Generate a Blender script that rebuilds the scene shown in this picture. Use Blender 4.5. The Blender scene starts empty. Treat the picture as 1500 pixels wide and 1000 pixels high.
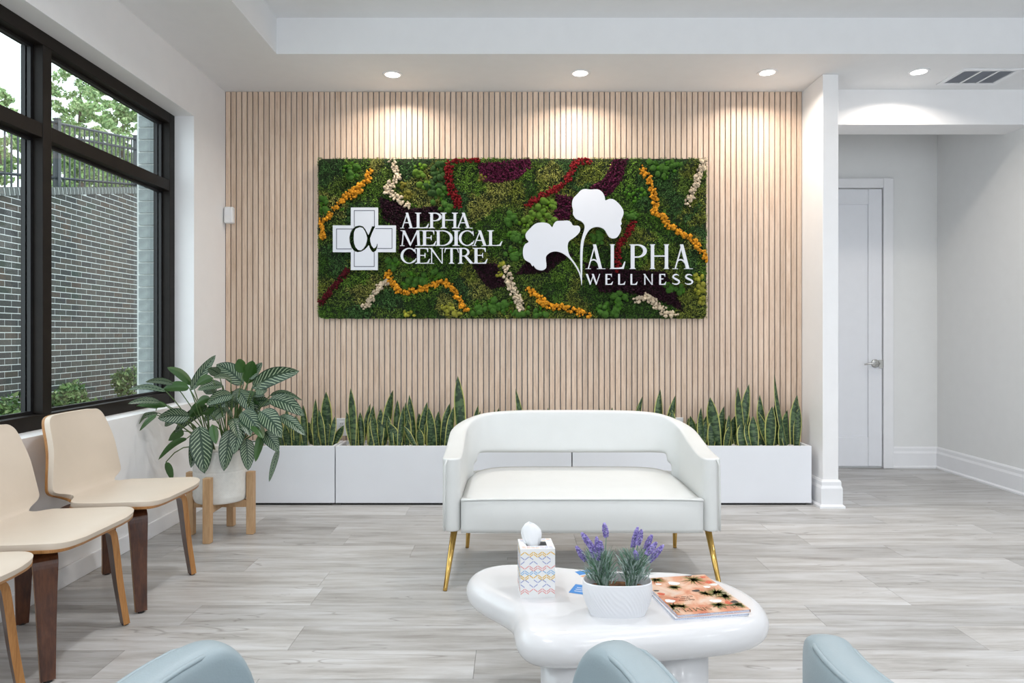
import bpy, bmesh, math, random
import numpy as np
from mathutils import Vector, Matrix, noise
random.seed(7); np.random.seed(7)
scn = bpy.context.scene
COL = scn.collection
PI = math.pi
# ---------------------------------------------------------------- camera
CZ = 1.096
cam = bpy.data.objects.new('camera', bpy.data.cameras.new('camera'))
cam.data.sensor_width = 36.0; cam.data.lens = 24.0
cam.data.shift_x = -2/1500; cam.data.shift_y = -10/1500
cam.data.clip_start = 0.02
cam.location = (0, 0, CZ); cam.rotation_euler = (PI/2, 0, 0)
COL.objects.link(cam); scn.camera = cam
# ---------------------------------------------------------------- world + exposure
w = bpy.data.worlds.new('sky'); scn.world = w; w.use_nodes = True
bg = w.node_tree.nodes['Background']
bg.inputs[0].default_value = (0.87, 0.93, 1.0, 1); bg.inputs[1].default_value = 1.75
scn.view_settings.view_transform = 'Standard'; scn.view_settings.look = 'None'
scn.view_settings.gamma = 1.0; scn.view_settings.use_curve_mapping = False
scn.view_settings.exposure = 0.74
LAMP_W = 4.6; LAMP_COL = (1.0, 0.90, 0.80)
TRAY_FILL_W = 7.5; TRAY_FILL_COL = (0.97, 0.98, 1.0)

def P(px, py, Y):                       # photo pixel + distance -> point
    return Vector(((px-752)/1000*Y, Y, CZ+(490-py)/1000*Y))
def Pz(px, py, z):                      # photo pixel on the level z
    Y = (CZ-z)*1000/(py-490)
    return Vector(((px-752)/1000*Y, Y, z))

# ---------------------------------------------------------------- mesh helpers
class MB:
    def __init__(s): s.v = []; s.f = []; s.m = []; s.cm = 0
    def add(s, vs, fs):
        n = len(s.v); s.v += [tuple(v) for v in vs]
        for f in fs: s.f.append(tuple(i+n for i in f)); s.m.append(s.cm)
        return s
    def box(s, x0, y0, z0, x1, y1, z1):
        return s.add([(x0,y0,z0),(x1,y0,z0),(x1,y1,z0),(x0,y1,z0),(x0,y0,z1),(x1,y0,z1),(x1,y1,z1),(x0,y1,z1)],
                     [(0,3,2,1),(4,5,6,7),(0,1,5,4),(1,2,6,5),(2,3,7,6),(3,0,4,7)])
    def tube(s, pts, r, n=8, up=None, flat=1.0):
        pts = [Vector(p) for p in pts]; k = len(pts)
        rs = r if isinstance(r, (list, tuple)) else [r]*k
        vs = []; prev = None
        for i, p in enumerate(pts):
            d = (pts[min(i+1,k-1)]-pts[max(i-1,0)]).normalized()
            if prev is None:
                a = Vector(up) if up else (Vector((0,0,1)) if abs(d.z) < .9 else Vector((1,0,0)))
            else: a = prev
            b = d.cross(a)
            if b.length < 1e-6: b = d.cross(Vector((0.3,0.8,0.5)))
            b.normalize(); a = b.cross(d).normalized(); prev = a
            for j in range(n):
                t = 2*PI*j/n
                vs.append(p + (a*math.cos(t)*flat + b*math.sin(t))*rs[i])
        fs = [(i*n+j, i*n+(j+1)%n, (i+1)*n+(j+1)%n, (i+1)*n+j) for i in range(k-1) for j in range(n)]
        fs += [tuple(range(n))[::-1], tuple((k-1)*n+j for j in range(n))]
        return s.add(vs, fs)
    def lathe(s, prof, n=32, c=(0,0,0), sx=1.0, sy=1.0):
        vs = [(c[0]+r*math.cos(2*PI*j/n)*sx, c[1]+r*math.sin(2*PI*j/n)*sy, c[2]+z) for r, z in prof for j in range(n)]
        k = len(prof)
        fs = [(i*n+j, i*n+(j+1)%n, (i+1)*n+(j+1)%n, (i+1)*n+j) for i in range(k-1) for j in range(n)]
        if prof[0][0] > 1e-5: fs.append(tuple(range(n))[::-1])
        if prof[-1][0] > 1e-5: fs.append(tuple((k-1)*n+j for j in range(n)))
        return s.add(vs, fs)
    def grid(s, fn, nu, nv, close=False):
        vs = [fn(i/nu, j/nv) for i in range(nu+1) for j in range(nv+1)]
        return s.add(vs, [(i*(nv+1)+j, (i+1)*(nv+1)+j, (i+1)*(nv+1)+j+1, i*(nv+1)+j+1) for i in range(nu) for j in range(nv)])
    def prism(s, poly, y0, y1):          # polygon in (x,z) extruded along y, y0 = near side
        a = sum(poly[i][0]*poly[(i+1)%len(poly)][1]-poly[(i+1)%len(poly)][0]*poly[i][1] for i in range(len(poly)))
        if a < 0: poly = poly[::-1]
        n = len(poly)
        vs = [(x, y0, z) for x, z in poly]+[(x, y1, z) for x, z in poly]
        fs = [tuple(range(n)), tuple(range(2*n-1, n-1, -1))]
        fs += [(i, n+i, n+(i+1)%n, (i+1)%n) for i in range(n)]
        return s.add(vs, fs)
    def ico(s, c, r, sub=1, jit=.15, sc=(1,1,1)):
        V, F = ICO[sub]
        o = Vector((random.random()*50, random.random()*50, 0))
        vs = []
        for v in V:
            k = r*(1+jit*2*noise.noise(v*1.7+o)) if jit else r
            vs.append((c[0]+v.x*k*sc[0], c[1]+v.y*k*sc[1], c[2]+v.z*k*sc[2]))
        return s.add(vs, F)
    def mesh(s, name, smooth=False, off=(0,0,0)):
        me = bpy.data.meshes.new(name)
        me.from_pydata([(x-off[0], y-off[1], z-off[2]) for x, y, z in s.v], [], s.f)
        if max(s.m, default=0): me.polygons.foreach_set('material_index', s.m)
        if smooth: me.polygons.foreach_set('use_smooth', [True]*len(me.polygons))
        me.update(); return me
ICO = {}
for sub in (1, 2, 3):
    b = bmesh.new(); bmesh.ops.create_icosphere(b, subdivisions=sub, radius=1)
    ICO[sub] = ([v.co.copy() for v in b.verts], [tuple(v.index for v in f.verts) for f in b.faces]); b.free()

def wloc(o):
    l = Vector((0,0,0))
    while o: l += o.location; o = o.parent
    return l
def props(o, label=None, cat=None, group=None, kind=None):
    for k, v in (('label',label),('category',cat),('group',group),('kind',kind)):
        if v: o[k] = v
    return o
def link(name, me, mats, parent=None, loc=(0,0,0)):
    o = bpy.data.objects.new(name, me); COL.objects.link(o); o.parent = parent; o.location = loc
    if me is not None and mats is not None and not len(me.materials):
        for m in (mats if isinstance(mats, (list,tuple)) else [mats]): me.materials.append(m)
    return o
def build(name, mb, mats, parent=None, smooth=False, loc=None, world=True, bevel=0, seg=2, subsurf=0, auto=None):
    """one mesh object; coordinates in mb are world ones (or the parent's own when world=False)"""
    if parent is None:
        off = Vector(loc) if loc is not None else Vector((0,0,0)); l = off
    else:
        off = wloc(parent) if world else Vector((0,0,0)); l = (0,0,0)
    me = mb.mesh(name, smooth, off)
    o = link(name, me, mats, parent, l)
    if bevel:
        m = o.modifiers.new('bevel', 'BEVEL'); m.width = bevel; m.segments = seg; m.limit_method = 'ANGLE'; m.angle_limit = math.radians(40)
        me.polygons.foreach_set('use_smooth', [True]*len(me.polygons))
        try: m.harden_normals = True
        except Exception: pass
    if subsurf:
        m = o.modifiers.new('sub', 'SUBSURF'); m.levels = subsurf; m.render_levels = subsurf
    return o
def thing(name, label, cat, loc, group=None, rz=0):
    o = bpy.data.objects.new(name, None); COL.objects.link(o); o.location = loc; o.rotation_euler = (0,0,rz)
    o.empty_display_size = .1
    return props(o, label, cat, group)
def dup(o, parent=None):
    c = o.copy(); COL.objects.link(c); c.parent = parent
    for ch in [x for x in ALLCH(o)]: dup(ch, c)
    return c
def ALLCH(o): return [x for x in bpy.data.objects if x.parent == o]

# ---------------------------------------------------------------- materials
def newmat(name):
    m = bpy.data.materials.new(name); m.use_nodes = True
    nt = m.node_tree; return m, nt, nt.nodes['Principled BSDF']
def N(nt, t, **kw):
    n = nt.nodes.new(t)
    for k, v in kw.items():
        if k.startswith('i_'):
            n.inputs[k[2:].replace('_',' ')].default_value = v
        else: setattr(n, k, v)
    return n
def ramp(nt, stops, interp='LINEAR'):
    r = nt.nodes.new('ShaderNodeValToRGB'); e = r.color_ramp.elements; r.color_ramp.interpolation = interp
    while len(e) < len(stops): e.new(.5)
    for i, (p, c) in enumerate(stops): e[i].position = p; e[i].color = (*c, 1)
    return r
def mathn(nt, op, a, b=None, c=None, clamp=False):
    n = nt.nodes.new('ShaderNodeMath'); n.operation = op; n.use_clamp = clamp
    for i, x in enumerate((a, b, c)):
        if x is None: continue
        if isinstance(x, (int, float)): n.inputs[i].default_value = x
        else: nt.links.new(x, n.inputs[i])
    return n.outputs[0]
def mixc(nt, f, a, b):
    n = nt.nodes.new('ShaderNodeMix'); n.data_type = 'RGBA'
    for k, x in ((0, f), (6, a), (7, b)):
        if isinstance(x, (int, float)): n.inputs[k].default_value = x
        elif isinstance(x, tuple): n.inputs[k].default_value = (*x, 1)
        else: nt.links.new(x, n.inputs[k])
    return n.outputs[2]
def addbump(nt, bs, h, strength=.2, dist=.01):
    b = N(nt, 'ShaderNodeBump'); b.inputs['Strength'].default_value = strength; b.inputs['Distance'].default_value = dist
    nt.links.new(h, b.inputs['Height']); nt.links.new(b.outputs[0], bs.inputs['Normal'])
def plain(name, col, rough=.5, metal=0, vary=.04, scale=12, bump=0, bscale=80, coat=0, spec=.5, sheen=0):
    m, nt, bs = newmat(name)
    tc = N(nt, 'ShaderNodeTexCoord'); nz = N(nt, 'ShaderNodeTexNoise', i_Scale=scale, i_Detail=3.0)
    nt.links.new(tc.outputs['Object'], nz.inputs['Vector'])
    c0 = tuple(max(0, c*(1-vary)) for c in col); c1 = tuple(min(1, c*(1+vary)) for c in col)
    r = ramp(nt, [(.3, c0), (.7, c1)]); nt.links.new(nz.outputs[0], r.inputs[0]); nt.links.new(r.outputs[0], bs.inputs['Base Color'])
    bs.inputs['Roughness'].default_value = rough; bs.inputs['Metallic'].default_value = metal
    bs.inputs['Coat Weight'].default_value = coat; bs.inputs['Specular IOR Level'].default_value = spec
    if sheen: bs.inputs['Sheen Weight'].default_value = sheen
    if bump:
        n2 = N(nt, 'ShaderNodeTexNoise', i_Scale=bscale, i_Detail=4.0); nt.links.new(tc.outputs['Object'], n2.inputs['Vector'])
        addbump(nt, bs, n2.outputs[0], bump, .004)
    return m
def wood(name, c0, c1, c2, axis=2, scale=6, stretch=14, rough=.45, rnd=.25, fine=60, bump=.1, coat=0):
    m, nt, bs = newmat(name)
    tc = N(nt, 'ShaderNodeTexCoord'); oi = N(nt, 'ShaderNodeObjectInfo')
    mp = N(nt, 'ShaderNodeMapping'); s = [stretch]*3; s[axis] = 1.0
    mp.inputs['Scale'].default_value = s
    nt.links.new(tc.outputs['Object'], mp.inputs['Vector'])
    cb = N(nt, 'ShaderNodeCombineXYZ')
    off = mathn(nt, 'MULTIPLY', oi.outputs['Random'], 37.0)
    for i in range(3): nt.links.new(off, cb.inputs[i])
    nt.links.new(cb.outputs[0], mp.inputs['Location'])
    n1 = N(nt, 'ShaderNodeTexNoise', i_Scale=scale*.35, i_Detail=5.0, i_Roughness=.6, i_Distortion=.6)
    nt.links.new(mp.outputs[0], n1.inputs['Vector'])
    n2 = N(nt, 'ShaderNodeTexNoise', i_Scale=scale*2.2, i_Detail=6.0, i_Roughness=.7); nt.links.new(mp.outputs[0], n2.inputs['Vector'])
    f = mathn(nt, 'MULTIPLY_ADD', n2.outputs[0], .45, mathn(nt, 'MULTIPLY', n1.outputs[0], .6))
    r = ramp(nt, [(.36, c0), (.52, c1), (.68, c2)]); nt.links.new(f, r.inputs[0])
    br = mathn(nt, 'MULTIPLY_ADD', oi.outputs['Random'], rnd, 1-rnd/2)
    hs = N(nt, 'ShaderNodeHueSaturation'); nt.links.new(br, hs.inputs['Value']); nt.links.new(r.outputs[0], hs.inputs['Color'])
    nt.links.new(hs.outputs[0], bs.inputs['Base Color'])
    bs.inputs['Roughness'].default_value = rough; bs.inputs['Coat Weight'].default_value = coat
    addbump(nt, bs, n2.outputs[0], bump, .002)
    return m
def colattr(name, rough=.8, vary=.3, spec=.2):
    m, nt, bs = newmat(name)
    a = N(nt, 'ShaderNodeAttribute'); a.attribute_name = 'Col'
    nt.links.new(a.outputs['Color'], bs.inputs['Base Color']); bs.inputs['Roughness'].default_value = rough
    bs.inputs['Specular IOR Level'].default_value = spec
    return m
def emit(name, col, s):
    m, nt, bs = newmat(name); bs.inputs['Base Color'].default_value = (*col, 1)
    bs.inputs['Emission Color'].default_value = (*col, 1); bs.inputs['Emission Strength'].default_value = s; return m

M = {}
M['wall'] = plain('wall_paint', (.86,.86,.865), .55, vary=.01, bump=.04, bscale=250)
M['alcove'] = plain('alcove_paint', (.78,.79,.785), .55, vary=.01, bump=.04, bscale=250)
M['ceil'] = plain('ceiling_paint', (.82,.83,.84), .8, vary=.01)
M['trim'] = plain('trim_paint', (.84,.85,.87), .35, vary=.01)
M['door'] = plain('door_paint', (.80,.82,.86), .4, vary=.01)
M['oak'] = wood('pale_oak', (.52,.375,.27), (.66,.50,.38), (.74,.59,.47), axis=2, scale=9, stretch=12, rough=.5, rnd=.16)
M['felt'] = plain('grey_felt', (.27,.27,.29), .95, vary=.45, scale=400)
M['frame'] = plain('bronze_frame', (.010,.0075,.006), .5, vary=.2, spec=.22)
M['gasket'] = plain('black_gasket', (.006,.006,.007), .5)
M['white_gloss'] = plain('white_lacquer', (.72,.72,.73), .22, vary=.008, coat=.3)
M['planter'] = plain('planter_white', (.80,.82,.86), .45, vary=.015, scale=4)
M['soil'] = plain('dark_soil', (.05,.035,.025), .95, vary=.5, scale=60, bump=.6, bscale=60)
M['black'] = plain('black_plastic', (.01,.01,.01), .6)
M['plastic'] = plain('white_plastic', (.82,.83,.84), .35, vary=.01)
M['leather'] = plain('white_leather', (.68,.69,.675), .42, vary=.012, bump=.06, bscale=300)
M['cream'] = plain('cream_leather', (.66,.57,.47), .45, vary=.015, bump=.06, bscale=350)
M['blue'] = plain('pale_blue_leather', (.315,.385,.415), .45, vary=.02, bump=.08, bscale=350)
M['brass'] = plain('polished_brass', (.62,.40,.12), .18, metal=1, vary=.03)
M['chrome'] = plain('satin_nickel', (.6,.6,.58), .2, metal=1, vary=.03)
M['walnut'] = wood('walnut_ply', (.028,.008,.004), (.072,.023,.010), (.13,.046,.019), axis=2, scale=8, stretch=9, rough=.28, rnd=.1, coat=.2)
M['plyedge'] = wood('ply_edge', (.26,.11,.030), (.38,.175,.052), (.46,.23,.08), axis=2, scale=10, stretch=14, rough=.4, rnd=.1)
M['ash'] = wood('ash_wood', (.42,.25,.12), (.54,.34,.18), (.62,.42,.24), axis=2, scale=8, stretch=10, rough=.5, rnd=.12)
M['letter'] = plain('sign_white', (.66,.68,.73), .4, vary=.006)
M['ink'] = plain('sign_ink', (.035,.04,.07), .5)
M['potwhite'] = plain('woven_white_pot', (.78,.77,.73), .7, vary=.05, scale=50)
M['ceramic'] = plain('white_ceramic', (.80,.81,.84), .4, vary=.01)
M['paper'] = plain('tissue_paper', (.86,.88,.90), .8, vary=.01)
M['card'] = plain('box_card', (.83,.83,.83), .5, vary=.01)
M['stem'] = plain('leaf_stem', (.06,.11,.025), .5, vary=.2)
M['pebble'] = plain('white_pebble', (.72,.70,.66), .6, vary=.15, scale=30)
M['louvre'] = plain('vent_grey', (.60,.62,.66), .5)
M['mortar'] = plain('mortar', (.62,.64,.62), .9, vary=.1, scale=60)
M['rail'] = plain('black_rail', (.025,.03,.035), .5)
M['bark'] = plain('bark', (.10,.075,.055), .9, vary=.4, scale=20)
M['road'] = plain('pale_ground', (.42,.38,.34), .9, vary=.1)
M['mulch'] = plain('mulch', (.10,.09,.05), .95, vary=.4)
M['lens'] = emit('lamp_lens', (1, .95, .88), 6.0)
M['attr'] = colattr('attribute_colour', .75)
M['leafattr'] = colattr('outdoor_leaf', .6)

def glass_mat():
    m = bpy.data.materials.new('window_glass'); m.use_nodes = True; nt = m.node_tree
    for n in list(nt.nodes):
        if n.type != 'OUTPUT_MATERIAL': nt.nodes.remove(n)
    out = nt.nodes['Material Output']
    lw = N(nt, 'ShaderNodeLayerWeight'); lw.inputs['Blend'].default_value = .5
    f = mathn(nt, 'MULTIPLY_ADD', mathn(nt, 'POWER', lw.outputs['Facing'], 5.0), .9, .035)
    t = N(nt, 'ShaderNodeBsdfTransparent'); t.inputs[0].default_value = (.93,.97,.96,1)
    g = N(nt, 'ShaderNodeBsdfGlossy'); g.inputs['Roughness'].default_value = .01
    mx = N(nt, 'ShaderNodeMixShader'); nt.links.new(f, mx.inputs[0]); nt.links.new(t.outputs[0], mx.inputs[1]); nt.links.new(g.outputs[0], mx.inputs[2])
    nt.links.new(mx.outputs[0], out.inputs['Surface']); return m
M['glass'] = glass_mat()

def floor_mat():
    m, nt, bs = newmat('grey_vinyl_plank')
    tc = N(nt, 'ShaderNodeTexCoord'); oi = N(nt, 'ShaderNodeObjectInfo')
    mp = N(nt, 'ShaderNodeMapping'); mp.inputs['Scale'].default_value = (1, 9, 9)
    cb = N(nt, 'ShaderNodeCombineXYZ'); off = mathn(nt, 'MULTIPLY', oi.outputs['Random'], 91.0)
    for i in range(3): nt.links.new(off, cb.inputs[i])
    nt.links.new(cb.outputs[0], mp.inputs['Location']); nt.links.new(tc.outputs['Object'], mp.inputs['Vector'])
    a = N(nt, 'ShaderNodeTexNoise', i_Scale=1.6, i_Detail=4.0, i_Roughness=.55, i_Distortion=.8); nt.links.new(mp.outputs[0], a.inputs['Vector'])
    mp2 = N(nt, 'ShaderNodeMapping'); mp2.inputs['Scale'].default_value = (1, 22, 22); nt.links.new(mp.outputs[0], mp2.inputs['Vector'])
    b = N(nt, 'ShaderNodeTexNoise', i_Scale=2.2, i_Detail=6.0, i_Roughness=.75); nt.links.new(mp.outputs[0], b.inputs['Vector'])
    c = N(nt, 'ShaderNodeTexNoise', i_Scale=.9, i_Detail=2.0, i_Distortion=1.5); nt.links.new(mp.outputs[0], c.inputs['Vector'])
    f = mathn(nt, 'MULTIPLY_ADD', b.outputs[0], .5, mathn(nt, 'MULTIPLY', a.outputs[0], .5))
    r = ramp(nt, [(.33, (.26,.245,.23)), (.47, (.43,.42,.405)), (.60, (.54,.54,.54)), (.75, (.60,.605,.61))]); nt.links.new(f, r.inputs[0])
    crack = mathn(nt, 'SUBTRACT', 1.0, mathn(nt, 'MULTIPLY', mathn(nt, 'ABSOLUTE', mathn(nt, 'SUBTRACT', c.outputs[0], .62)), 90.0), clamp=True)
    col = mixc(nt, mathn(nt, 'MULTIPLY', crack, .55), r.outputs[0], (.16,.145,.13))
    hs = N(nt, 'ShaderNodeHueSaturation'); nt.links.new(mathn(nt, 'MULTIPLY_ADD', oi.outputs['Random'], .26, .86), hs.inputs['Value'])
    nt.links.new(col, hs.inputs['Color']); nt.links.new(hs.outputs[0], bs.inputs['Base Color'])
    bs.inputs['Roughness'].default_value = .38; bs.inputs['Specular IOR Level'].default_value = .4
    addbump(nt, bs, b.outputs[0], .08, .002); return m
M['floor'] = floor_mat()

def brick_mat():
    m, nt, bs = newmat('dark_brick')
    oi = N(nt, 'ShaderNodeObjectInfo'); at = N(nt, 'ShaderNodeAttribute'); at.attribute_name = 'rnd'
    f = mathn(nt, 'FRACT', mathn(nt, 'ADD', oi.outputs['Random'], at.outputs['Fac']))
    r = ramp(nt, [(0, (.018,.018,.018)), (.35, (.030,.029,.026)), (.6, (.048,.046,.038)), (.85, (.045,.030,.020)), (1, (.020,.032,.024))]); nt.links.new(f, r.inputs[0])
    tc = N(nt, 'ShaderNodeTexCoord'); nz = N(nt, 'ShaderNodeTexNoise', i_Scale=25.0, i_Detail=4.0); nt.links.new(tc.outputs['Object'], nz.inputs['Vector'])
    hs = N(nt, 'ShaderNodeHueSaturation'); nt.links.new(mathn(nt, 'MULTIPLY_ADD', nz.outputs[0], 1.0, .5), hs.inputs['Value']); nt.links.new(r.outputs[0], hs.inputs['Color'])
    nt.links.new(hs.outputs[0], bs.inputs['Base Color']); bs.inputs['Roughness'].default_value = .75; return m
M['brick'] = brick_mat()

def leaf_mat(kind):
    m, nt, bs = newmat(kind)
    uv = N(nt, 'ShaderNodeUVMap'); sp = N(nt, 'ShaderNodeSeparateXYZ'); nt.links.new(uv.outputs[0], sp.inputs[0])
    u, v = sp.outputs[0], sp.outputs[1]                  # u along, v across 0..1
    a = mathn(nt, 'ABSOLUTE', mathn(nt, 'MULTIPLY_ADD', v, 2.0, -1.0))
    tc = N(nt, 'ShaderNodeTexCoord'); oi = N(nt, 'ShaderNodeObjectInfo')
    nz = N(nt, 'ShaderNodeTexNoise', i_Scale=40.0, i_Detail=2.0); nt.links.new(tc.outputs['Object'], nz.inputs['Vector'])
    if kind == 'striped_leaf':
        ph = mathn(nt, 'ADD', mathn(nt, 'SUBTRACT', mathn(nt, 'MULTIPLY', u, 11.0), mathn(nt, 'MULTIPLY', a, 2.6)), mathn(nt, 'MULTIPLY', nz.outputs[0], .5))
        tri = mathn(nt, 'ABSOLUTE', mathn(nt, 'MULTIPLY_ADD', mathn(nt, 'FRACT', ph), 2.0, -1.0))
        st = mathn(nt, 'MULTIPLY', mathn(nt, 'SUBTRACT', tri, .60), 6.0, clamp=True)
        edge = mathn(nt, 'MULTIPLY', mathn(nt, 'SUBTRACT', .92, a), 10.0, clamp=True)
        mid = mathn(nt, 'MULTIPLY', mathn(nt, 'SUBTRACT', a, .07), 14.0, clamp=True)
        f = mathn(nt, 'MULTIPLY', mathn(nt, 'MULTIPLY', st, edge), mid)
        top = mixc(nt, mathn(nt, 'MULTIPLY', f, .75), (.012,.042,.018), (.38,.47,.30))
        gm = N(nt, 'ShaderNodeNewGeometry')
        col = mixc(nt, gm.outputs['Backfacing'], top, (.035,.095,.018))
        bs.inputs['Roughness'].default_value = .33
    else:
        w1 = N(nt, 'ShaderNodeTexNoise', i_Scale=1.0, i_Detail=3.0)
        cb = N(nt, 'ShaderNodeCombineXYZ'); nt.links.new(mathn(nt, 'MULTIPLY', u, 22.0), cb.inputs[0]); nt.links.new(mathn(nt, 'MULTIPLY', v, 2.0), cb.inputs[1])
        nt.links.new(mathn(nt, 'MULTIPLY', oi.outputs['Random'], 50.0), cb.inputs[2]); nt.links.new(cb.outputs[0], w1.inputs['Vector'])
        band = mathn(nt, 'MULTIPLY', mathn(nt, 'SUBTRACT', w1.outputs[0], .46), 9.0, clamp=True)
        body = mixc(nt, band, (.011,.036,.012), (.070,.125,.045))
        rim = mathn(nt, 'MULTIPLY', mathn(nt, 'SUBTRACT', a, .78), 12.0, clamp=True)
        col = mixc(nt, rim, body, (.46,.46,.13))
        bs.inputs['Roughness'].default_value = .4
    nt.links.new(col, bs.inputs['Base Color']); return m
M['calathea'] = leaf_mat('striped_leaf'); M['snake'] = leaf_mat('snake_leaf')

# ================================================================ THE ROOM
D = 4.645; XL = -1.96; XR = 1.965; ZC = 2.75; ZT = 2.963; YT = 4.024; XT = -1.396
YA = 5.62; XA = 3.49; XE = 6.0; YR = -3.0
def struct(name, mb, mat, **kw):
    return props(build(name, mb, mat, **kw), kind='structure')

# floor: slab + planks
fl = struct('floor', MB().box(XL-.3, YR, -.06, XE, YA+.1, -.012), M['floor'])
pw = .1975
row0 = 2.372
def planks():
    r = -8
    while True:
        y0 = row0 + r*pw
        if y0 >= YA: break
        y1 = min(y0+pw, YA)
        x = XL - random.uniform(0, 1.2)
        while x < 4.4:
            x1 = x + 1.22
            a, b = max(x, XL), min(x1, 4.6)
            if b-a > .02:
                mb = MB().box(a+.0006, y0+.0006, -.012, b-.0006, y1-.0006, 0)
                c = Vector(((a+b)/2, (y0+y1)/2, 0))
                o = link('plank', mb.mesh('plank', off=c), M['floor'], fl, c)
            x = x1
        r += 1
planks()
# rest of the floor beyond the laid-out planks
build('floor_rest', MB().box(XL, YR, -.012, XE, row0-8*pw, 0).box(4.6, row0-8*pw, -.012, XE, YA, 0), M['floor'], fl)

# ceiling with raised tray
mb = MB()
mb.box(XL-.3, YT, ZC, XE, YA+.1, ZC+.05)                 # band by the slat wall and over the alcove
mb.box(XL-.3, YR, ZC, XT, YT, ZC+.05)                    # band along the window wall
mb.box(XT, YR, ZT, XE, YT, ZT+.05)                       # tray
mb.box(XT-.05, YR, ZC+.05, XT, YT+.05, ZT+.05)
mb.box(XT, YT, ZC+.05, XE, YT+.05, ZT+.05)
struct('ceiling', mb, M['ceil'])

# back wall: felt backing and one slat per strip
wb = struct('wall_back', MB().box(XL-.15, D+.012, 0, XR+.09, D+.14, ZC), M['felt'])
ns = 105; pitch = (XR-XL)/ns; sw = pitch*.80
sme = MB().box(-sw/2, -.012, 0, sw/2, .0, ZC-.002).mesh('slat'); sme.materials.append(M['oak'])
for i in range(ns):
    link('slat', sme, None, wb, (XL+(i+.5)*pitch, D+.012, 0))

# left wall with the window opening
WY0, WY1, WZ0, WZ1 = .85, 4.19, .68, 2.437
XW = -2.078
mb = MB()
mb.box(XL-.26, YR, 0, XL, D, WZ0); mb.box(XL-.26, YR, WZ1, XL, D, ZC)
mb.box(XL-.26, WY1, WZ0, XL, D, WZ1); mb.box(XL-.26, YR, WZ0, XL, WY0, WZ1)
struct('wall_left', mb, M['wall'])
mb = MB().box(XL, YR, 0, XL+.012, D, .085)
struct('baseboard_left', mb, M['trim'], bevel=.004)
# wing wall beside the slats, beam, alcove
YC = 4.335; XC1 = 2.06
struct('wall_wing', MB().box(XR, YC, 0, XC1+.005, YA, ZC), M['wall'], bevel=.004)
def base_run(name, pts, h=.175, parent=None):
    """moulded baseboard following the corner points; the room lies to the left of the run"""
    prof = [(0,0),(.030,0),(.030,.012),(.020,.022),(.018,.022),(.018,h*.70),(.012,h*.80),(.012,h*.93),(.006,h),(0,h)]
    n = len(pts); vs = []; k = len(prof)
    for i, p in enumerate(pts):
        p = Vector((p[0], p[1], 0))
        def nor(a, b):
            d = (Vector((b[0],b[1],0))-Vector((a[0],a[1],0))).normalized(); return Vector((-d.y, d.x, 0))
        if i == 0: m = nor(pts[0], pts[1])
        elif i == n-1: m = nor(pts[-2], pts[-1])
        else:
            n0, n1 = nor(pts[i-1], pts[i]), nor(pts[i], pts[i+1]); m = (n0+n1); m /= max(.2, m.dot(n0))
        for o, z in prof: vs.append(p+m*o+Vector((0,0,z)))
    fs = [(i*k+j, i*k+(j+1)%k, (i+1)*k+(j+1)%k, (i+1)*k+j) for i in range(n-1) for j in range(k)]
    fs += [tuple(range(k)), tuple((n-1)*k+j for j in range(k))[::-1]]
    mb = MB().add(vs, fs)
    o = struct(name, mb, M['trim'])
    bm = bmesh.new(); bm.from_mesh(o.data); bmesh.ops.recalc_face_normals(bm, faces=bm.faces); bm.to_mesh(o.data); bm.free()
    return o
base_run('baseboard_wing', [(XC1+.005, YA), (XC1+.005, YC), (XR, YC), (XR, D)][::1])
struct('wall_beam', MB().box(XC1+.005, 4.607, 2.513, XA, 4.835, ZC), M['wall'])
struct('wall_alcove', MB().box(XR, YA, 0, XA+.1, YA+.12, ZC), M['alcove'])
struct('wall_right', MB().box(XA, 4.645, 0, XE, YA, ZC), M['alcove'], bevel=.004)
base_run('baseboard_right', [(XE, 4.645), (XA, 4.645), (XA, YA), (3.113, YA)])
struct('wall_side', MB().box(XE, YR, 0, XE+.12, YA, ZT), M['wall'])
mb = MB().box(XL-.26, YR-.12, 0, XE, YR, .12).box(XL-.26, YR-.12, 2.6, XE, YR, ZT+.05)  # unseen rear wall, its wide openings shaped to let sky light in
for x in (XL-.26, 1.0, XE-.5): mb.box(x, YR-.12, .12, x+.5, YR, 2.6)
struct('wall_rear', mb, M['wall'])

# alcove door
dr = struct('door_1', MB().box(2.20, YA-.012, .016, 3.022, YA, 2.289), M['door'], loc=(2.6, YA, 0))
def panel_frame(x0, x1, z0, z1, y):
    mb = MB(); t = .016
    mb.box(x0, y-.006, z0, x0+t, y, z1); mb.box(x1-t, y-.006, z0, x1, y, z1)
    mb.box(x0+t, y-.006, z0, x1-t, y, z0+t); mb.box(x0+t, y-.006, z1-t, x1-t, y, z1); return mb
build('door_stile', MB().box(2.20, YA-.026, .016, 2.31, YA-.012, 2.289).box(2.91, YA-.026, .016, 3.022, YA-.012, 2.289)
      .box(2.31, YA-.026, 2.164, 2.91, YA-.012, 2.289).box(2.31, YA-.026, .016, 2.91, YA-.012, .259), M['door'], dr, bevel=.006)
mb = MB()
mb.box(3.030, YA-.036, 0, 3.113, YA, 2.377); mb.box(2.11, YA-.036, 0, 2.19, YA, 2.377); mb.box(2.19, YA-.036, 2.297, 3.030, YA, 2.377)
build('door_casing', mb, M['trim'], dr, bevel=.006)
hc = P(1279, 532, YA)
h = build('door_handle', MB().tube([(hc.x, YA-.026, hc.z), (hc.x, YA-.036, hc.z), (hc.x, YA-.040, hc.z)], [.034,.034,.026], 24).tube([(hc.x, YA-.04, hc.z), (hc.x, YA-.075, hc.z)], .012, 12), M['chrome'], dr, smooth=True)
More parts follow.
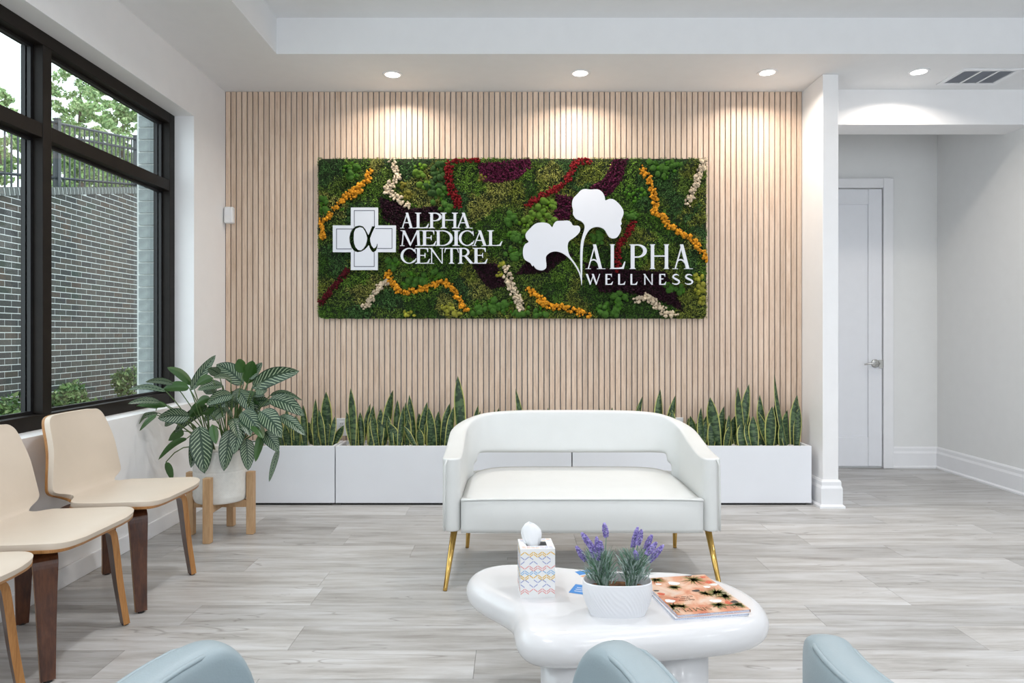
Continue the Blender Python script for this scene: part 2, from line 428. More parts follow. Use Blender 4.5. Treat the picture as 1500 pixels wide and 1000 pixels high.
build('lever', MB().tube([(hc.x+.012, YA-.075, hc.z), (hc.x-.03, YA-.078, hc.z+.002), (hc.x-.07, YA-.075, hc.z), (hc.x-.105, YA-.066, hc.z-.006)], [.011,.010,.008,.006], 10), M['chrome'], h, smooth=True)
build('strike_latch', MB().box(hc.x+.03, YA-.035, hc.z-.04, hc.x+.062, YA-.024, hc.z+.03), M['chrome'], dr)

# window
wn = thing('window_1', None, None, (XW, (WY0+WY1)/2, WZ0)); props(wn, kind='structure')
XO = XW-.10; XG = XW-.065
fw = .06
mb = MB(); mb.box(XO, WY1-fw, WZ0, XW, WY1, WZ1); mb.box(XO, WY0, WZ0, XW, WY0+fw, WZ1)
mb.box(XO, WY0+fw, WZ1-fw, XW, WY1-fw, WZ1); mb.box(XO, WY0+fw, WZ0, XW, WY1-fw, WZ0+.065)
build('window_frame', mb, M['frame'], wn, bevel=.003)
ml = [(3.016, 3.074), (1.90, 1.958)]
for a, b in ml: build('mullion', MB().box(XO, a, WZ0+.065, XW, b, WZ1-fw), M['frame'], wn, bevel=.003)
bays = [(WY0+fw, 1.90), (1.958, 3.016), (3.074, WY1-fw)]
for a, b in bays:
    build('transom', MB().box(XO, a, 1.965, XW-.002, b, 2.03), M['frame'], wn, bevel=.003)
    for z0, z1 in ((WZ0+.065, 1.965), (2.03, WZ1-fw)):
        p = build('pane', MB().box(XG-.004, a, z0, XG+.004, b, z1), M['glass'], wn)
        t = .014
        build('glazing_bead', MB().box(XG+.004, a, z0, XG+.02, a+t, z1).box(XG+.004, b-t, z0, XG+.02, b, z1)
              .box(XG+.004, a+t, z0, XG+.02, b-t, z0+t).box(XG+.004, a+t, z1-t, XG+.02, b-t, z1)
              .box(XG-.02, a, z0, XG-.004, a+t, z1).box(XG-.02, b-t, z0, XG-.004, b, z1), M['gasket'], p)
# ---------------------------------------------------------------- lamps in the ceiling
def downlight(x, y, z, label, power, col):
    t = thing('recessed_light', label, 'ceiling light', (x, y, z), 'recessed ceiling lights')
    mb = MB().lathe([(.047,-.001),(.047,-.005),(.060,-.004),(.062,0),(.047,-.0005)], 32, (x,y,z))
    build('trim_ring', mb, M['trim'], t, smooth=True)
    build('lens', MB().lathe([(.0,-.0015),(.047,-.0015),(.047,0),(0,0)], 32, (x,y,z)), M['lens'], t)
    ld = bpy.data.lights.new('lamp', 'AREA'); ld.shape = 'DISK'; ld.size = .09; ld.energy = power; ld.color = col; ld.spread = math.radians(150)
    lo = bpy.data.objects.new('lamp', ld); COL.objects.link(lo); lo.parent = t; lo.location = (0,0,-.007)
names = ['round recessed ceiling light between the window wall and the cross emblem', 'round recessed ceiling light above the gap between both sign texts',
         'round recessed ceiling light close to the white wing wall', 'round recessed ceiling light beside the ceiling vent']
for (px, py), nm in zip(((575,109),(850,107),(1124,106),(1346,105)), names):
    Y = (ZC-CZ)*1000/(490-py); downlight((px-752)/1000*Y, Y, ZC, nm, LAMP_W, LAMP_COL)
for i, x in enumerate((-.6, 1.3, 3.2)):  # unseen grid of lamps, added to fill the room with light
    for y in (2.6, .6, -1.4):
        downlight(x, y, ZT, 'round recessed fill light added in the raised ceiling tray, out of view', TRAY_FILL_W, TRAY_FILL_COL)

# ceiling vent
vx0, vx1, vy0, vy1 = 2.822, 3.147, 4.27, 4.48
t = thing('ceiling_vent', 'rectangular white ceiling vent with three grey louvre fields', 'vent', ((vx0+vx1)/2, (vy0+vy1)/2, ZC))
mb = MB().box(vx0-.03, vy0-.03, ZC-.008, vx1+.03, vy0, ZC).box(vx0-.03, vy1, ZC-.008, vx1+.03, vy1+.03, ZC).box(vx0-.03, vy0, ZC-.008, vx0, vy1, ZC).box(vx1, vy0, ZC-.008, vx1+.03, vy1, ZC)
w3 = (vx1-vx0)/3
for k in (1, 2): mb.box(vx0+k*w3-.006, vy0, ZC-.008, vx0+k*w3+.006, vy1, ZC)
build('frame', mb, M['trim'], t, bevel=.002)
build('backing', MB().box(vx0, vy0, ZC-.002, vx1, vy1, ZC), M['louvre'], t)
lm = MB().add([(-w3/2+.006,-.004,-.007),(w3/2-.006,-.004,-.007),(w3/2-.006,.004,-.002),(-w3/2+.006,.004,-.002)], [(0,1,2,3)]).mesh('louvre'); lm.materials.append(M['louvre'])
for k in range(3):
    for j in range(16):
        link('louvre', lm, None, t, (vx0+(k+.5)*w3-t.location.x, vy0+(j+.5)*(vy1-vy0)/16-t.location.y, 0))

# wall devices
t = thing('motion_sensor', 'small white motion sensor in the corner by the slat wall', 'sensor', (-1.922, D, 1.85))
build('housing', MB().box(-1.953, D-.045, 1.848, -1.893, D, 1.960), M['plastic'], t, bevel=.010, seg=3)
build('lens_window', MB().box(-1.946, D-.047, 1.856, -1.902, D-.044, 1.90), M['card'], t, bevel=.001)
def outlet(x, z, label):
    t = thing('wall_outlet', label, 'outlet', (x, D, z))
    build('cover_plate', MB().box(x-.036, D-.006, z-.06, x+.036, D, z+.06), M['plastic'], t, bevel=.003)
    for dz in (-.022, .022):
        s = build('socket', MB().box(x-.017, D-.009, z+dz-.014, x+.017, D-.006, z+dz+.014), M['plastic'], t, bevel=.002)
        build('slot', MB().box(x-.008, D-.0095, z+dz-.006, x-.005, D-.009, z+dz+.006).box(x+.005, D-.0095, z+dz-.006, x+.008, D-.009, z+dz+.006), M['ink'], s)
p = P(501, 625, D); outlet(p.x, p.z, 'white wall outlet on the slats near the striped-leaf pot plant')
p = P(993, 624, D); outlet(p.x, p.z, 'white wall outlet on the slats half hidden behind the white settee')

# ================================================================ PLANTERS
PF = 4.39; PB = 4.625; PT = .380
def planter(x0, x1, label):
    t = thing('planter_box', label, 'planter', ((x0+x1)/2, (PF+PB)/2, 0), 'white planter boxes under the slat wall')
    mb = MB(); w_ = .018
    mb.box(x0, PF, .014, x1, PF+w_, PT).box(x0, PB-w_, .014, x1, PB, PT).box(x0, PF+w_, .014, x0+w_, PB-w_, PT).box(x1-w_, PF+w_, .014, x1, PB-w_, PT)
    build('body', mb, M['planter'], t, bevel=.0015)
    build('plinth', MB().box(x0+.03, PF+.012, 0, x1-.03, PB-.02, .014), M['black'], t)
    build('soil', MB().box(x0+w_, PF+w_, .30, x1-w_, PB-w_, .352), M['soil'], t)
    pb = MB()
    for i in range(int((x1-x0)*260)):
        r = random.uniform(.009, .017)
        pb.ico((random.uniform(x0+.03, x1-.03), random.uniform(PF+.032, PB-.032), .352+r*.45), r, 1, .12, (1.25, 1, .7))
    o = build('pebbles', pb, M['pebble'], t, smooth=True); o['kind'] = 'stuff'
pl_x = [(-1.935, -1.150), (-1.143, .374), (.381, 1.918)]
planter(*pl_x[0], 'short white planter box beside the corner, behind the striped-leaf pot plant')
planter(*pl_x[1], 'long white planter box beside the short one, its right half behind the settee')
planter(*pl_x[2], 'long white planter box that ends at the wing wall')

# ---------------------------------------------------------------- snake plants
def snake_leaf(mb_uv, base, tip, wid, rot):
    """returns mesh with uv; a stiff, slightly folded sword leaf"""
    base = Vector(base); tip = Vector(tip); L = (tip-base).length
    nu, nv = 9, 4
    ax = (tip-base).normalized()
    side = Vector((math.cos(rot), math.sin(rot), 0)); side = (side-ax*side.dot(ax)).normalized(); nrm = ax.cross(side)
    sag = random.uniform(-.03, .03)*L
    vs, uvs, fs = [], [], []
    for i in range(nu+1):
        u = i/nu
        wv = wid*(.62+.38*math.sin(min(1, u/.55)*PI/2)) if u < .55 else wid*(1-((u-.55)/.45)**2.0)
        tw = rot*0+.5*u
        s2 = side*math.cos(tw*.8)+nrm*math.sin(tw*.8); n2 = ax.cross(s2)
        c = base+ax*L*u+nrm*sag*math.sin(u*PI)
        for j in range(nv+1):
            v = j/nv*2-1
            vs.append(c+s2*(wv/2*v)+n2*(abs(v)**1.5*wv*.22)); uvs.append((u, j/nv))
    for i in range(nu):
        for j in range(nv): a = i*(nv+1)+j; fs.append((a, a+nv+1, a+nv+2, a+1))
    return vs, fs, uvs
def uvmesh(name, vs, fs, uvs, off, mat):
    me = bpy.data.meshes.new(name); me.from_pydata([tuple(Vector(v)-Vector(off)) for v in vs], [], fs)
    l = me.uv_layers.new(name='UVMap'); idx = np.zeros(len(me.loops), dtype=np.int32); me.loops.foreach_get('vertex_index', idx)
    l.data.foreach_set('uv', np.array(uvs, dtype=np.float32)[idx].ravel())
    me.polygons.foreach_set('use_smooth', [True]*len(me.polygons)); me.materials.append(mat); me.update(); return me
SA = [(330,210,325,470,26),(388,170,385,480,45),(432,315,420,480,26),(300,320,345,470,26),(490,365,410,480,30),(250,250,265,470,30),(200,310,250,480,30),(290,345,310,480,36),(150,270,170,480,30),(110,300,130,480,30),
      (60,320,80,480,30),(205,360,190,480,30)]
SB = [(530,150,540,470,34),(500,290,545,480,32),(580,290,590,470,30),(640,240,590,480,24),(660,250,640,480,34),(700,270,690,480,36),(775,160,715,470,42),(750,350,810,480,38),(832,255,810,470,28),(795,220,790,480,30),
      (865,190,895,440,32),(845,230,870,420,26),(830,370,905,480,24),(970,230,920,480,30),(980,260,1010,480,34),(945,280,960,480,36),(1035,285,1030,470,36),(1100,240,1060,480,40),(1122,260,1085,480,34),(1145,80,1168,400,46),
      (580,330,575,480,30),(690,330,700,480,34),(640,340,640,480,34),(860,330,850,480,30),(1000,340,985,480,34),(1265,250,1225,360,26),(1278,280,1250,400,24),(1385,262,1350,420,26),(1360,272,1365,420,26),(1425,290,1420,420,24)]
SC = [(45,115,95,280,18),(185,195,180,340,20),(125,205,130,340,22),(40,205,45,340,20),(150,206,158,340,20),(338,208,330,340,20),(408,200,405,340,20),(462,195,460,340,22),(592,147,540,300,20),(565,190,645,240,18),(672,118,655,330,32),(733,142,690,330,26),(722,205,730,330,26)]
SD = [(795,230,825,340,24),(880,150,915,330,36),(845,195,850,330,26),(870,230,870,355,40),(945,190,930,355,34),(955,245,960,350,30),(920,285,955,355,20),(1000,105,1022,300,24),(1057,95,1010,345,30),(990,230,965,350,28),(1045,205,1040,340,32),
      (1030,260,1025,355,36),(1045,255,1060,355,24),(1095,140,1115,330,28),(1080,250,1110,355,28),(1090,215,1140,350,24),(1150,190,1140,340,34),(1168,185,1165,330,26),(1165,45,1212,330,20),(1215,205,1215,350,42),(1255,140,1250,345,36),(1270,190,1260,345,24),(1160,240,1180,350,38),
      (900,240,890,350,28),(1075,235,1075,350,30),(1190,260,1195,350,28)]
allv = [(380+a/3.947, 530+b/3.947, 380+c/3.947, w_/3.947) for a, b, c, d, w_ in SA+SB] + [(740+a/2.941, 530+b/2.941, 740+c/2.941, w_/2.941) for a, b, c, d, w_ in SC+SD]
for k in range(26): # lower leaves that stand behind the settee
    x = random.uniform(690, 1010); allv.append((x+random.uniform(-8,8), random.uniform(612, 640), x, random.uniform(7, 10)))
for k in range(34):
    x = random.choice((random.uniform(395, 485), random.uniform(510, 660), random.uniform(520, 660), random.uniform(1015, 1165), random.uniform(1020, 1165))); allv.append((x+random.uniform(-9,9), random.uniform(598, 632), x, random.uniform(6, 9)))
leaves = []
for tx, ty, bx, wpx in allv:
    Y = random.uniform(PF+.065, PB-.075); kz = Y/1000
    b = Vector(((bx-752)*kz, Y, .35)); tp = P(tx, ty, Y); tp.y += random.uniform(-.02, .03)
    for a, bb in pl_x:
        if a-.01 <= b.x <= bb+.01: b.x = min(max(b.x, a+.05), bb-.05); leaves.append((b, tp, max(wpx*kz*1.45, .032)))
lab = ['yellow-edged snake plant growing in the short white planter by the corner', 'yellow-edged snake plant growing in the white planter between the other two',
       'yellow-edged snake plant growing in the white planter beside the wing wall']
for k, (a, bb) in enumerate(pl_x):
    ls = sorted([l for l in leaves if a <= l[0].x <= bb], key=lambda l: l[0].x)
    gs = [ls[i:i+6] for i in range(0, len(ls), 6)]
    tall = max(range(len(gs)), key=lambda i: max(l[1].z for l in gs[i]))
    for i, g in enumerate(gs):
        c = sum((l[0] for l in g), Vector())/len(g); hid = -.28 < c.x < 1.12
        wh = ('short white planter by the corner', 'long white planter beside the short one', 'long white planter beside the wing wall')[k]
        if i == tall: lb = 'yellow-edged snake plant with the tallest leaf in the '+wh
        elif hid: lb = 'yellow-edged snake plant behind the settee back in the '+wh
        elif k == 1 and i == 0: lb = 'yellow-edged snake plant next to the outlet, in the long white planter'
        elif k == 2 and i == len(gs)-1: lb = 'yellow-edged snake plant touching the wing-wall end of the white planter'
        else: lb = 'yellow-edged snake plant not behind the settee, in the '+wh
        t = thing('snake_plant', lb, 'plant', c, 'snake plants in the planter boxes')
        for bs_, tp, wd in g:
            vs, fs, uvs = snake_leaf(None, bs_, tp, wd, random.uniform(-.45, .45))
            link('leaf', uvmesh('leaf', vs, fs, uvs, c, M['snake']), None, t)

# ================================================================ POT PLANT ON STAND
SC_ = Vector((-1.61, 3.757, 0))
st = thing('plant_stand', 'pale wooden four-legged stand under the striped-leaf pot plant', 'plant stand', SC_)
posts = [(-1.608,3.592),(-1.447,3.764),(-1.772,3.752),(-1.621,3.921)]
for x, y in posts:
    build('leg', MB().box(x-.020, y-.020, 0, x+.020, y+.020, .343), M['ash'], st, bevel=.003)
def beam(p, q, hw, z0, z1):
    p = Vector((*p,0)); q = Vector((*q,0)); d = (q-p).normalized(); n = Vector((-d.y, d.x, 0))*hw; p = p+d*.02; q = q-d*.02
    vs = [p-n, q-n, q+n, p+n]
    return MB().add([(v.x,v.y,z0) for v in vs]+[(v.x,v.y,z1) for v in vs], [(0,3,2,1),(4,5,6,7),(0,1,5,4),(1,2,6,5),(2,3,7,6),(3,0,4,7)])
build('crossbar', beam(posts[0], posts[3], .016, .150, .190), M['ash'], st, bevel=.002)
build('crossbar', beam(posts[1], posts[2], .016, .150, .190), M['ash'], st, bevel=.002)
pp = thing('potted_calathea', 'large pot plant with dark green leaves striped pale, in a woven white pot', 'pot plant', (SC_.x, SC_.y, .19))
n = 160; prof = []
R0 = .140
mb = MB()
def potf(u, v):
    a = 2*PI*u; z = .19+.275*v
    r = (R0-.014+.014*min(1, v/.12)**.5) if v < .12 else R0
    r += .0016*(math.sin(a*80)*math.sin(z*520)) - (.002 if .60 < v < .62 else 0)
    return (SC_.x+r*math.cos(a), SC_.y+r*math.sin(a), z)
mb.grid(potf, 320, 60)
mb.lathe([(R0,.465),(R0-.004,.470),(R0-.010,.466),(R0-.012,.43)], 64, (SC_.x, SC_.y, 0))
mb.lathe([(0,.191),(R0-.014,.191)], 64, (SC_.x, SC_.y, 0))
build('pot', mb, M['potwhite'], pp, smooth=True)
build('soil', MB().lathe([(0,.435),(R0-.011,.43),(R0-.011,.40)], 32, (SC_.x, SC_.y, 0)), M['soil'], pp)
CL = [(435,280,590,60,60,0),(430,250,272,140,55,1),(300,250,120,235,38,0),(405,275,235,290,60,1),(240,300,0,290,34,0),(200,375,0,385,40,0),(250,400,15,435,45,1),(190,455,0,525,30,0),(180,470,75,570,30,1),
 (340,470,250,540,60,0),(530,420,325,580,70,0),(370,580,275,640,58,1),(390,635,210,770,38,1),(255,800,295,915,44,1),(490,560,520,855,125,0),(470,590,430,820,66,0),(700,580,660,840,92,0),(770,505,730,725,90,0),
 (690,370,530,500,95,0),(710,330,545,390,75,0),(800,300,710,350,50,0),(640,260,480,290,62,0),(785,245,615,120,100,0),(620,180,550,140,60,0),(790,165,760,80,68,1),(820,240,855,95,78,1),(840,210,920,105,54,0),
 (870,270,1165,165,100,0),(870,260,960,180,60,0),(860,330,940,330,34,0),(990,330,1190,360,40,0),(985,360,1205,465,92,0),(920,450,1055,615,112,0),(1050,480,1215,600,64,0),(790,450,905,590,98,0),(930,590,880,780,54,1),
 (945,590,1035,715,84,0),(1035,710,975,920,34,0),(815,640,825,840,82,0),(575,540,600,660,50,1),(570,205,470,255,52,1),(700,210,590,205,34,0),(660,430,580,500,60,0),(560,350,470,390,50,1),(900,300,980,260,40,0)]
rx = random.Random(3)
for k in range(16):
    x_ = rx.uniform(400, 950); y_ = rx.uniform(260, 520); d_ = (x_-690)/250; CL.append((x_, y_, x_+d_*150+rx.uniform(-60,60), y_+rx.uniform(-30,140), rx.uniform(55,90), int(rx.random() < .3)))
def leafmesh(b, tp, wd, under, name='leaf'):
    ax = (tp-b); L = ax.length; ax.normalize()
    view = Vector((.38, -.92, .1)).normalized()
    side = ax.cross(view).normalized()
    nrm = side.cross(ax).normalized()                     # roughly towards the room
    roll = random.uniform(-.45, .45); side = side*math.cos(roll)+nrm*math.sin(roll); nrm = side.cross(ax).normalized()
    if under: side = -side; nrm = -nrm
    up = Vector((0,0,1)); nu, nv = 12, 6
    vs, uvs, fs = [], [], []
    arch = L*random.uniform(.07, .13)
    for i in range(nu+1):
        u = i/nu
        wv = wd*(math.sin(PI*min(1, u**.82))**.62 if 0 < u < 1 else .02)*(1-.12*u)
        c = b+ax*L*u+up*arch*math.sin(PI*u)*(1 if abs(ax.z) < .8 else .3)
        for j in range(nv+1):
            v = j/nv*2-1
            wob = .012*wd*math.sin(u*24+v*2)*abs(v)*6
            q_ = c+side*(wv/2*v)+nrm*(abs(v)*wv*.13+wob*.2); q_.x = max(q_.x, -1.945 if q_.z < .70 else -2.06); vs.append(q_); uvs.append((u, j/nv))
    for i in range(nu):
        for j in range(nv): a = i*(nv+1)+j; fs.append((a, a+1, a+nv+2, a+nv+1))
    return uvmesh(name, vs, fs, uvs, pp.location, M['calathea'])
for bx, by, tx, ty, wz, un in CL:
    px, py, qx, qy = 190+bx/4.762, 510+by/4.762, 190+tx/4.762, 510+ty/4.762
    left = max(0, (360-bx)/360.0); right = max(0, (bx-760)/300.0)
    dyb = random.uniform(-.10, .06)-.22*left-.05*right; dyt = dyb+random.uniform(-.08, .02)-.06*left
    if by > 430 and bx > 400: dyb = random.uniform(-.17, -.13); dyt = dyb-.05
    if ty > 650 and tx > 400: dyb = -.155; dyt = -.20
    b = P(px, py, SC_.y+dyb); tp = P(qx, qy, SC_.y+dyt); b, tp = b+(b-tp)*.06, tp+(tp-b)*.06
    wd = wz/4.762*(SC_.y+dyb)/1000*1.28
    link('leaf', leafmesh(b, tp, wd, un), None, pp)
    ox = -1.66 if bx < 560 else -1.555
    o = Vector((ox+random.uniform(-.03,.03), SC_.y+random.uniform(-.04,.04), .432))
    mid = o.lerp(b, .55)+Vector((0,0,.05+.25*max(0, o.z+.10-b.z)+ (.06 if b.z < .55 else .01)))
    pts = [o*(1-s)**2+mid*2*s*(1-s)+b*s*s for s in (0,.2,.4,.6,.8,1)]
    build('stem', MB().tube(pts, [.0045,.004,.0035,.003,.003,.0025], 6), M['stem'], pp, smooth=True)

# ================================================================ SETTEE
SX, SY0, SY1 = .297, 2.945, 3.545
HW = .607
sf = thing('settee', 'white leather settee with a curved open back and brass legs', 'sofa', (SX, (SY0+SY1)/2, 0))
def upath(hw, y0, y1, r, nc=8, ns_=6, nb=16):
    pts = []
    for i in range(ns_): pts.append((-hw, y0+(y1-r-y0)*i/ns_))
    for i in range(nc): a = PI-PI/2*i/nc; pts.append((-hw+r+r*math.cos(a), y1-r+r*math.sin(a)))
    for i in range(nb+1): pts.append((-hw+r+(2*hw-2*r)*i/nb, y1))
    left = pts[:ns_+nc]
    return pts+[(-x, y) for x, y in left[::-1]]
path = upath(HW, SY0, SY1, .20)
mb = MB(); rows = 11; cols = len(path)
def sm(x): x = max(0, min(1, x)); return x*x*(3-2*x)
ZH0, ZH1 = .405, .485
for (x, y) in path:
    fy = sm((y-SY0-.05)/(SY1-SY0-.05)); fx = 1-(abs(x)/HW)**4
    zt = .562+.085*fy+.055*fx*fy
    lean = .03*fy
    for k, f in enumerate((0,.08,.55,1)):
        mb.v.append((SX+x, y, .24+(ZH0-.24)*f))
    mb.v.append((SX+x, y+.002, (ZH0+ZH1)/2))
    for f in (0, .12, .38, .65, .88, 1):
        z = ZH1+(zt-ZH1)*f; mb.v.append((SX+x*(1+.01*fy*f), y+lean*f, z))
for i in range(cols-1):
    for k in range(rows-1 -0):
        xm = (path[i][0]+path[i+1][0])/2; ym = (path[i][1]+path[i+1][1])/2
        if (k == 3 and abs(xm) < HW-.05 and ym > SY1-.15) or (k == 4 and abs(xm) < HW-.10 and ym > SY1-.10): continue
        a = i*rows+k; mb.f.append((a, a+1, a+rows+1, a+rows)); mb.m.append(0)
sh = build('back_shell', mb, M['leather'], sf, smooth=True)
md = sh.modifiers.new('solid', 'SOLIDIFY'); md.thickness = .082; md.offset = -1
md = sh.modifiers.new('sub', 'SUBSURF'); md.levels = 2; md.render_levels = 2
# seat
X0, X1 = SX-HW+.084, SX+HW-.084
def seatf(u, v):
    x = X0+(X1-X0)*u; y = SY0+.004+(SY1-.09-SY0)*v
    ex = 1-(2*u-1)**8; ey = 1-max(0, (.2-v)/.2)**3*.9
    z = .378+.020*ex*min(1, .25+v*3)+.030*v*ex
    return (x, y, z)
mb = MB().grid(seatf, 40, 20)
cu = build('seat', mb, M['leather'], sf, smooth=True)
md = cu.modifiers.new('solid', 'SOLIDIFY'); md.thickness = .05; md.offset = -1
mb = MB()
def fasc(u, v):
    z = .240+.146*v; x = X0+(X1-X0)*u; bul = .010*math.sin(PI*v)*(1-(2*u-1)**6)
    return (x, SY0+.002-bul, z)
mb.grid(fasc, 40, 8)
fo = build('seat_front', mb, M['leather'], sf, smooth=True)
md = fo.modifiers.new('solid', 'SOLIDIFY'); md.thickness = .04; md.offset = -1
build('seat_base', MB().box(X0, SY0+.03, .242, X1, SY1-.085, .36), M['leather'], sf)
pts = [(X0+(X1-X0)*i/30, SY0-.001, seatf(i/30, 0)[2]+.003) for i in range(31)]
build('piping', MB().tube(pts, .0042, 8), M['leather'], sf, smooth=True)
for s in (-1, 1):
    xo = SX+s*(HW-.013)
    build('piping', MB().tube([(xo, SY0-.002, .25),(xo, SY0-.003, .40),(xo-s*.002, SY0-.002, .53),(xo-s*.012, SY0, .558)], .004, 8), M['leather'], sf, smooth=True)
for s, top, bot in ((-1,(663,780),(651,865)),(1,None,None)):
    xf = SX+s*.59
    build('leg', MB().tube([(SX+s*.555, SY0+.045, .245),(SX+s*.588, 2.925, .012),(SX+s*.590, 2.923, 0)], [.0150,.0095,.0095], 16), M['brass'], sf, smooth=True)
    build('leg', MB().tube([(SX+s*.515, 3.42, .245),(SX+s*.533, 3.512, .012),(SX+s*.535, 3.515, 0)], [.0150,.0095,.0095], 16), M['brass'], sf, smooth=True)

# ================================================================ COFFEE TABLE
TZ = .35
raw = [(677.7,863,.305),(683,843,.33),(703,828,.345),(730,821.7,.345),(757,820.7,.345),(810,826,.345),(847,831,.345),(893,835,.345),(950,833,.345),(993,834,.345),(1027,837,.345),(1060,847,.345),(1093,865,.335),(1120,887,.32),
       (1133,913,.305),(1130,933,.29),(1117,950,.275),(1093,963,.265),(1060,972,.26),(1010,975,.26),(950,978,.26),(895,986,.26),(843,992,.26),(793,990,.26),(770,982,.265),(753,963,.28),(750,945,.29),(757,923,.3),(750,913,.3),(727,903,.295),(697,890,.295),(683,880,.3)]
ol = [Pz(a, b, c) for a, b, c in raw]
def catmull(pts, sub, closed=True):
    n = len(pts); out = []
    for i in range(n if closed else n-1):
        p = [pts[(i+k-1) % n] if closed else pts[min(max(i+k-1, 0), n-1)] for k in range(4)]
        for s in range(sub):
            t = s/sub
            out.append(.5*((2*p[1])+(p[2]-p[0])*t+(2*p[0]-5*p[1]+4*p[2]-p[3])*t*t+(3*p[1]-p[0]-3*p[2]+p[3])*t**3))
    if not closed: out.append(pts[-1].copy())
    return out
o2 = [Vector((p.x, p.y, 0)) for p in ol]
for it in range(2): o2 = [(o2[i-1]+2*o2[i]+o2[(i+1) % len(o2)])/4 for i in range(len(o2))]
o2 = catmull(o2, 4)
cen = sum(o2, Vector())/len(o2)
ct = thing('coffee_table', 'glossy white coffee table with a rounded cloud-shaped top', 'table', (cen.x, cen.y, 0))
nn = len(o2); nors = []
for i in range(nn):
    d = (o2[(i+1) % nn]-o2[i-1]).normalized(); nors.append(Vector((d.y, -d.x, 0)))
area = sum(o2[i].x*o2[(i+1) % nn].y-o2[(i+1) % nn].x*o2[i].y for i in range(nn))
if area < 0: nors = [-v for v in nors]
mb = MB(); rr = .045; K = 14
rings = []
for k in range(K+1):
    a = PI/2-PI*k/K; rings.append((-(rr-rr*math.cos(a)), TZ-rr+rr*math.sin(a)))
vs = []
for off, z in rings:
    for i in range(nn): vs.append((o2[i].x+nors[i].x*off, o2[i].y+nors[i].y*off, z))
R_ = len(rings)
fs = [(k*nn+i, (k+1)*nn+i, (k+1)*nn+(i+1) % nn, k*nn+(i+1) % nn) for k in range(R_-1) for i in range(nn)]
fs += [tuple(range(nn)), tuple((R_-1)*nn+i for i in range(nn))[::-1]]
mb.add(vs, fs)
tt = build('tabletop', mb, M['white_gloss'], ct, smooth=True)
bm = bmesh.new(); bm.from_mesh(tt.data); bmesh.ops.recalc_face_normals(bm, faces=bm.faces); bm.to_mesh(tt.data); bm.free()
for x, y in ((.44, 1.86), (.16, 1.80), (.30, 2.10)):
    build('leg', MB().lathe([(.085,0),(.088,.004),(.088,TZ-2*rr+.004)], 40, (x, y, 0)), M['white_gloss'], ct, smooth=True)

# ---------------------------------------------------------------- tissue box
bp = Pz(784.5, 875, TZ); bw = .099; bh = .137
tb = thing('tissue_box', 'tissue box printed with small coloured chevrons, on the coffee table', 'tissue box', (bp.x+.003, bp.y+bw/2, TZ), rz=math.radians(4))
h2 = bw/2
mb = MB().box(-h2,-h2,0,h2,h2,.001).box(-h2,-h2,.001,-h2+.001,h2,bh).box(h2-.001,-h2,.001,h2,h2,bh).box(-h2+.001,-h2,.001,h2-.001,-h2+.001,bh).box(-h2+.001,h2-.001,.001,h2-.001,h2,bh)
mb.box(-h2,-h2,bh,h2,-.020,bh+.001).box(-h2,.020,bh,h2,h2,bh+.001).box(-h2,-.020,bh,-.030,.020,bh+.001).box(.030,-.020,bh,h2,.020,bh+.001)
build('carton', mb, M['card'], tb, world=False)
cc = [plain('print_'+n_, c_, .5, vary=0) for n_, c_ in (('yellow',(.80,.52,.10)),('periwinkle',(.36,.40,.62)),('pink',(.78,.38,.36)),('blue',(.28,.50,.72)))]
mb = MB()
def chev(face, seq=((0,2),(1,1),(1,0),(2,2),(3,2),(0,2),(1,1),(1,0),(2,2),(3,2))):
    rowh = bh/10.5; e = .0004; seg = bw/8; th = .0032
    for r_, (c_, dense) in enumerate(seq):
        z = bh-.008-rowh*r_
        for k in range(8):
            if dense == 0 and k % 3 == 1: continue
            if dense == 1 and (k+r_) % 4 == 0: continue
            up_ = (k+r_) % 2 == 0
            for dd in ((0, .006) if dense == 2 and (k//2+r_) % 3 != 0 else (0,)):
                a, b = -h2+k*seg, -h2+(k+1)*seg; zz = z-dd
                z0, z1 = (zz-.008, zz) if up_ else (zz, zz-.008)
                if min(z0, z1)-th < .003: continue
                q = [(a+.0008, z0-th/2), (b-.0008, z1-th/2), (b-.0008, z1+th/2), (a+.0008, z0+th/2)]
                mb.cm = c_
                if face == 'f': mb.add([(x_, -h2-e, z_) for x_, z_ in q], [(0,1,2,3)])
                elif face == 'l': mb.add([(-h2-e, -x_, z_) for x_, z_ in q], [(0,1,2,3)])
                elif face == 'r': mb.add([(h2+e, x_, z_) for x_, z_ in q], [(0,1,2,3)])
                elif face == 'b': mb.add([(-x_, h2+e, z_) for x_, z_ in q], [(0,1,2,3)])
for f_ in 'flrb': chev(f_)
for k in range(7):
    for y in (-.042, -.034, -.027, .026, .034, .042):
        a = -h2+.006+k*.0128; mb.cm = random.randrange(4); s_ = .003*(1 if k % 2 else -1)
        mb.add([(a, y-s_-.0012, bh+.0014), (a+.011, y+s_-.0012, bh+.0014), (a+.011, y+s_+.0012, bh+.0014), (a, y-s_+.0012, bh+.0014)], [(0,1,2,3)])
build('printed_chevrons', mb, cc, tb, world=False)
def tis(u, v):
    a = 2*PI*u; f = math.sin(PI*min(1, v*.96+.04))**.5
    cap = math.sqrt(max(0, 1-max(0, (v-.45)/.55)**2)); wx = (.020+.009*math.sin(v*2.6))*cap; wy = (.010-.004*v)*cap
    fold = 1+.10*math.sin(3*a+v*2)+.05*math.sin(7*a)
    return (-.014+.004+math.cos(a)*wx*fold-.010*v, math.sin(a)*wy*fold+.006*math.cos(a)**2, bh-.004+.066*v+.003*math.sin(a*2)*v)
build('tissue', MB().grid(tis, 40, 12), M['paper'], tb, smooth=True, world=False)
build('tissue_fold', MB().grid(lambda u, v: (-.030+.030*u, .014+.006*math.sin(u*5), bh-.004+(.052-.02*u*u)*v), 10, 4), M['paper'], tb, smooth=True, world=False)

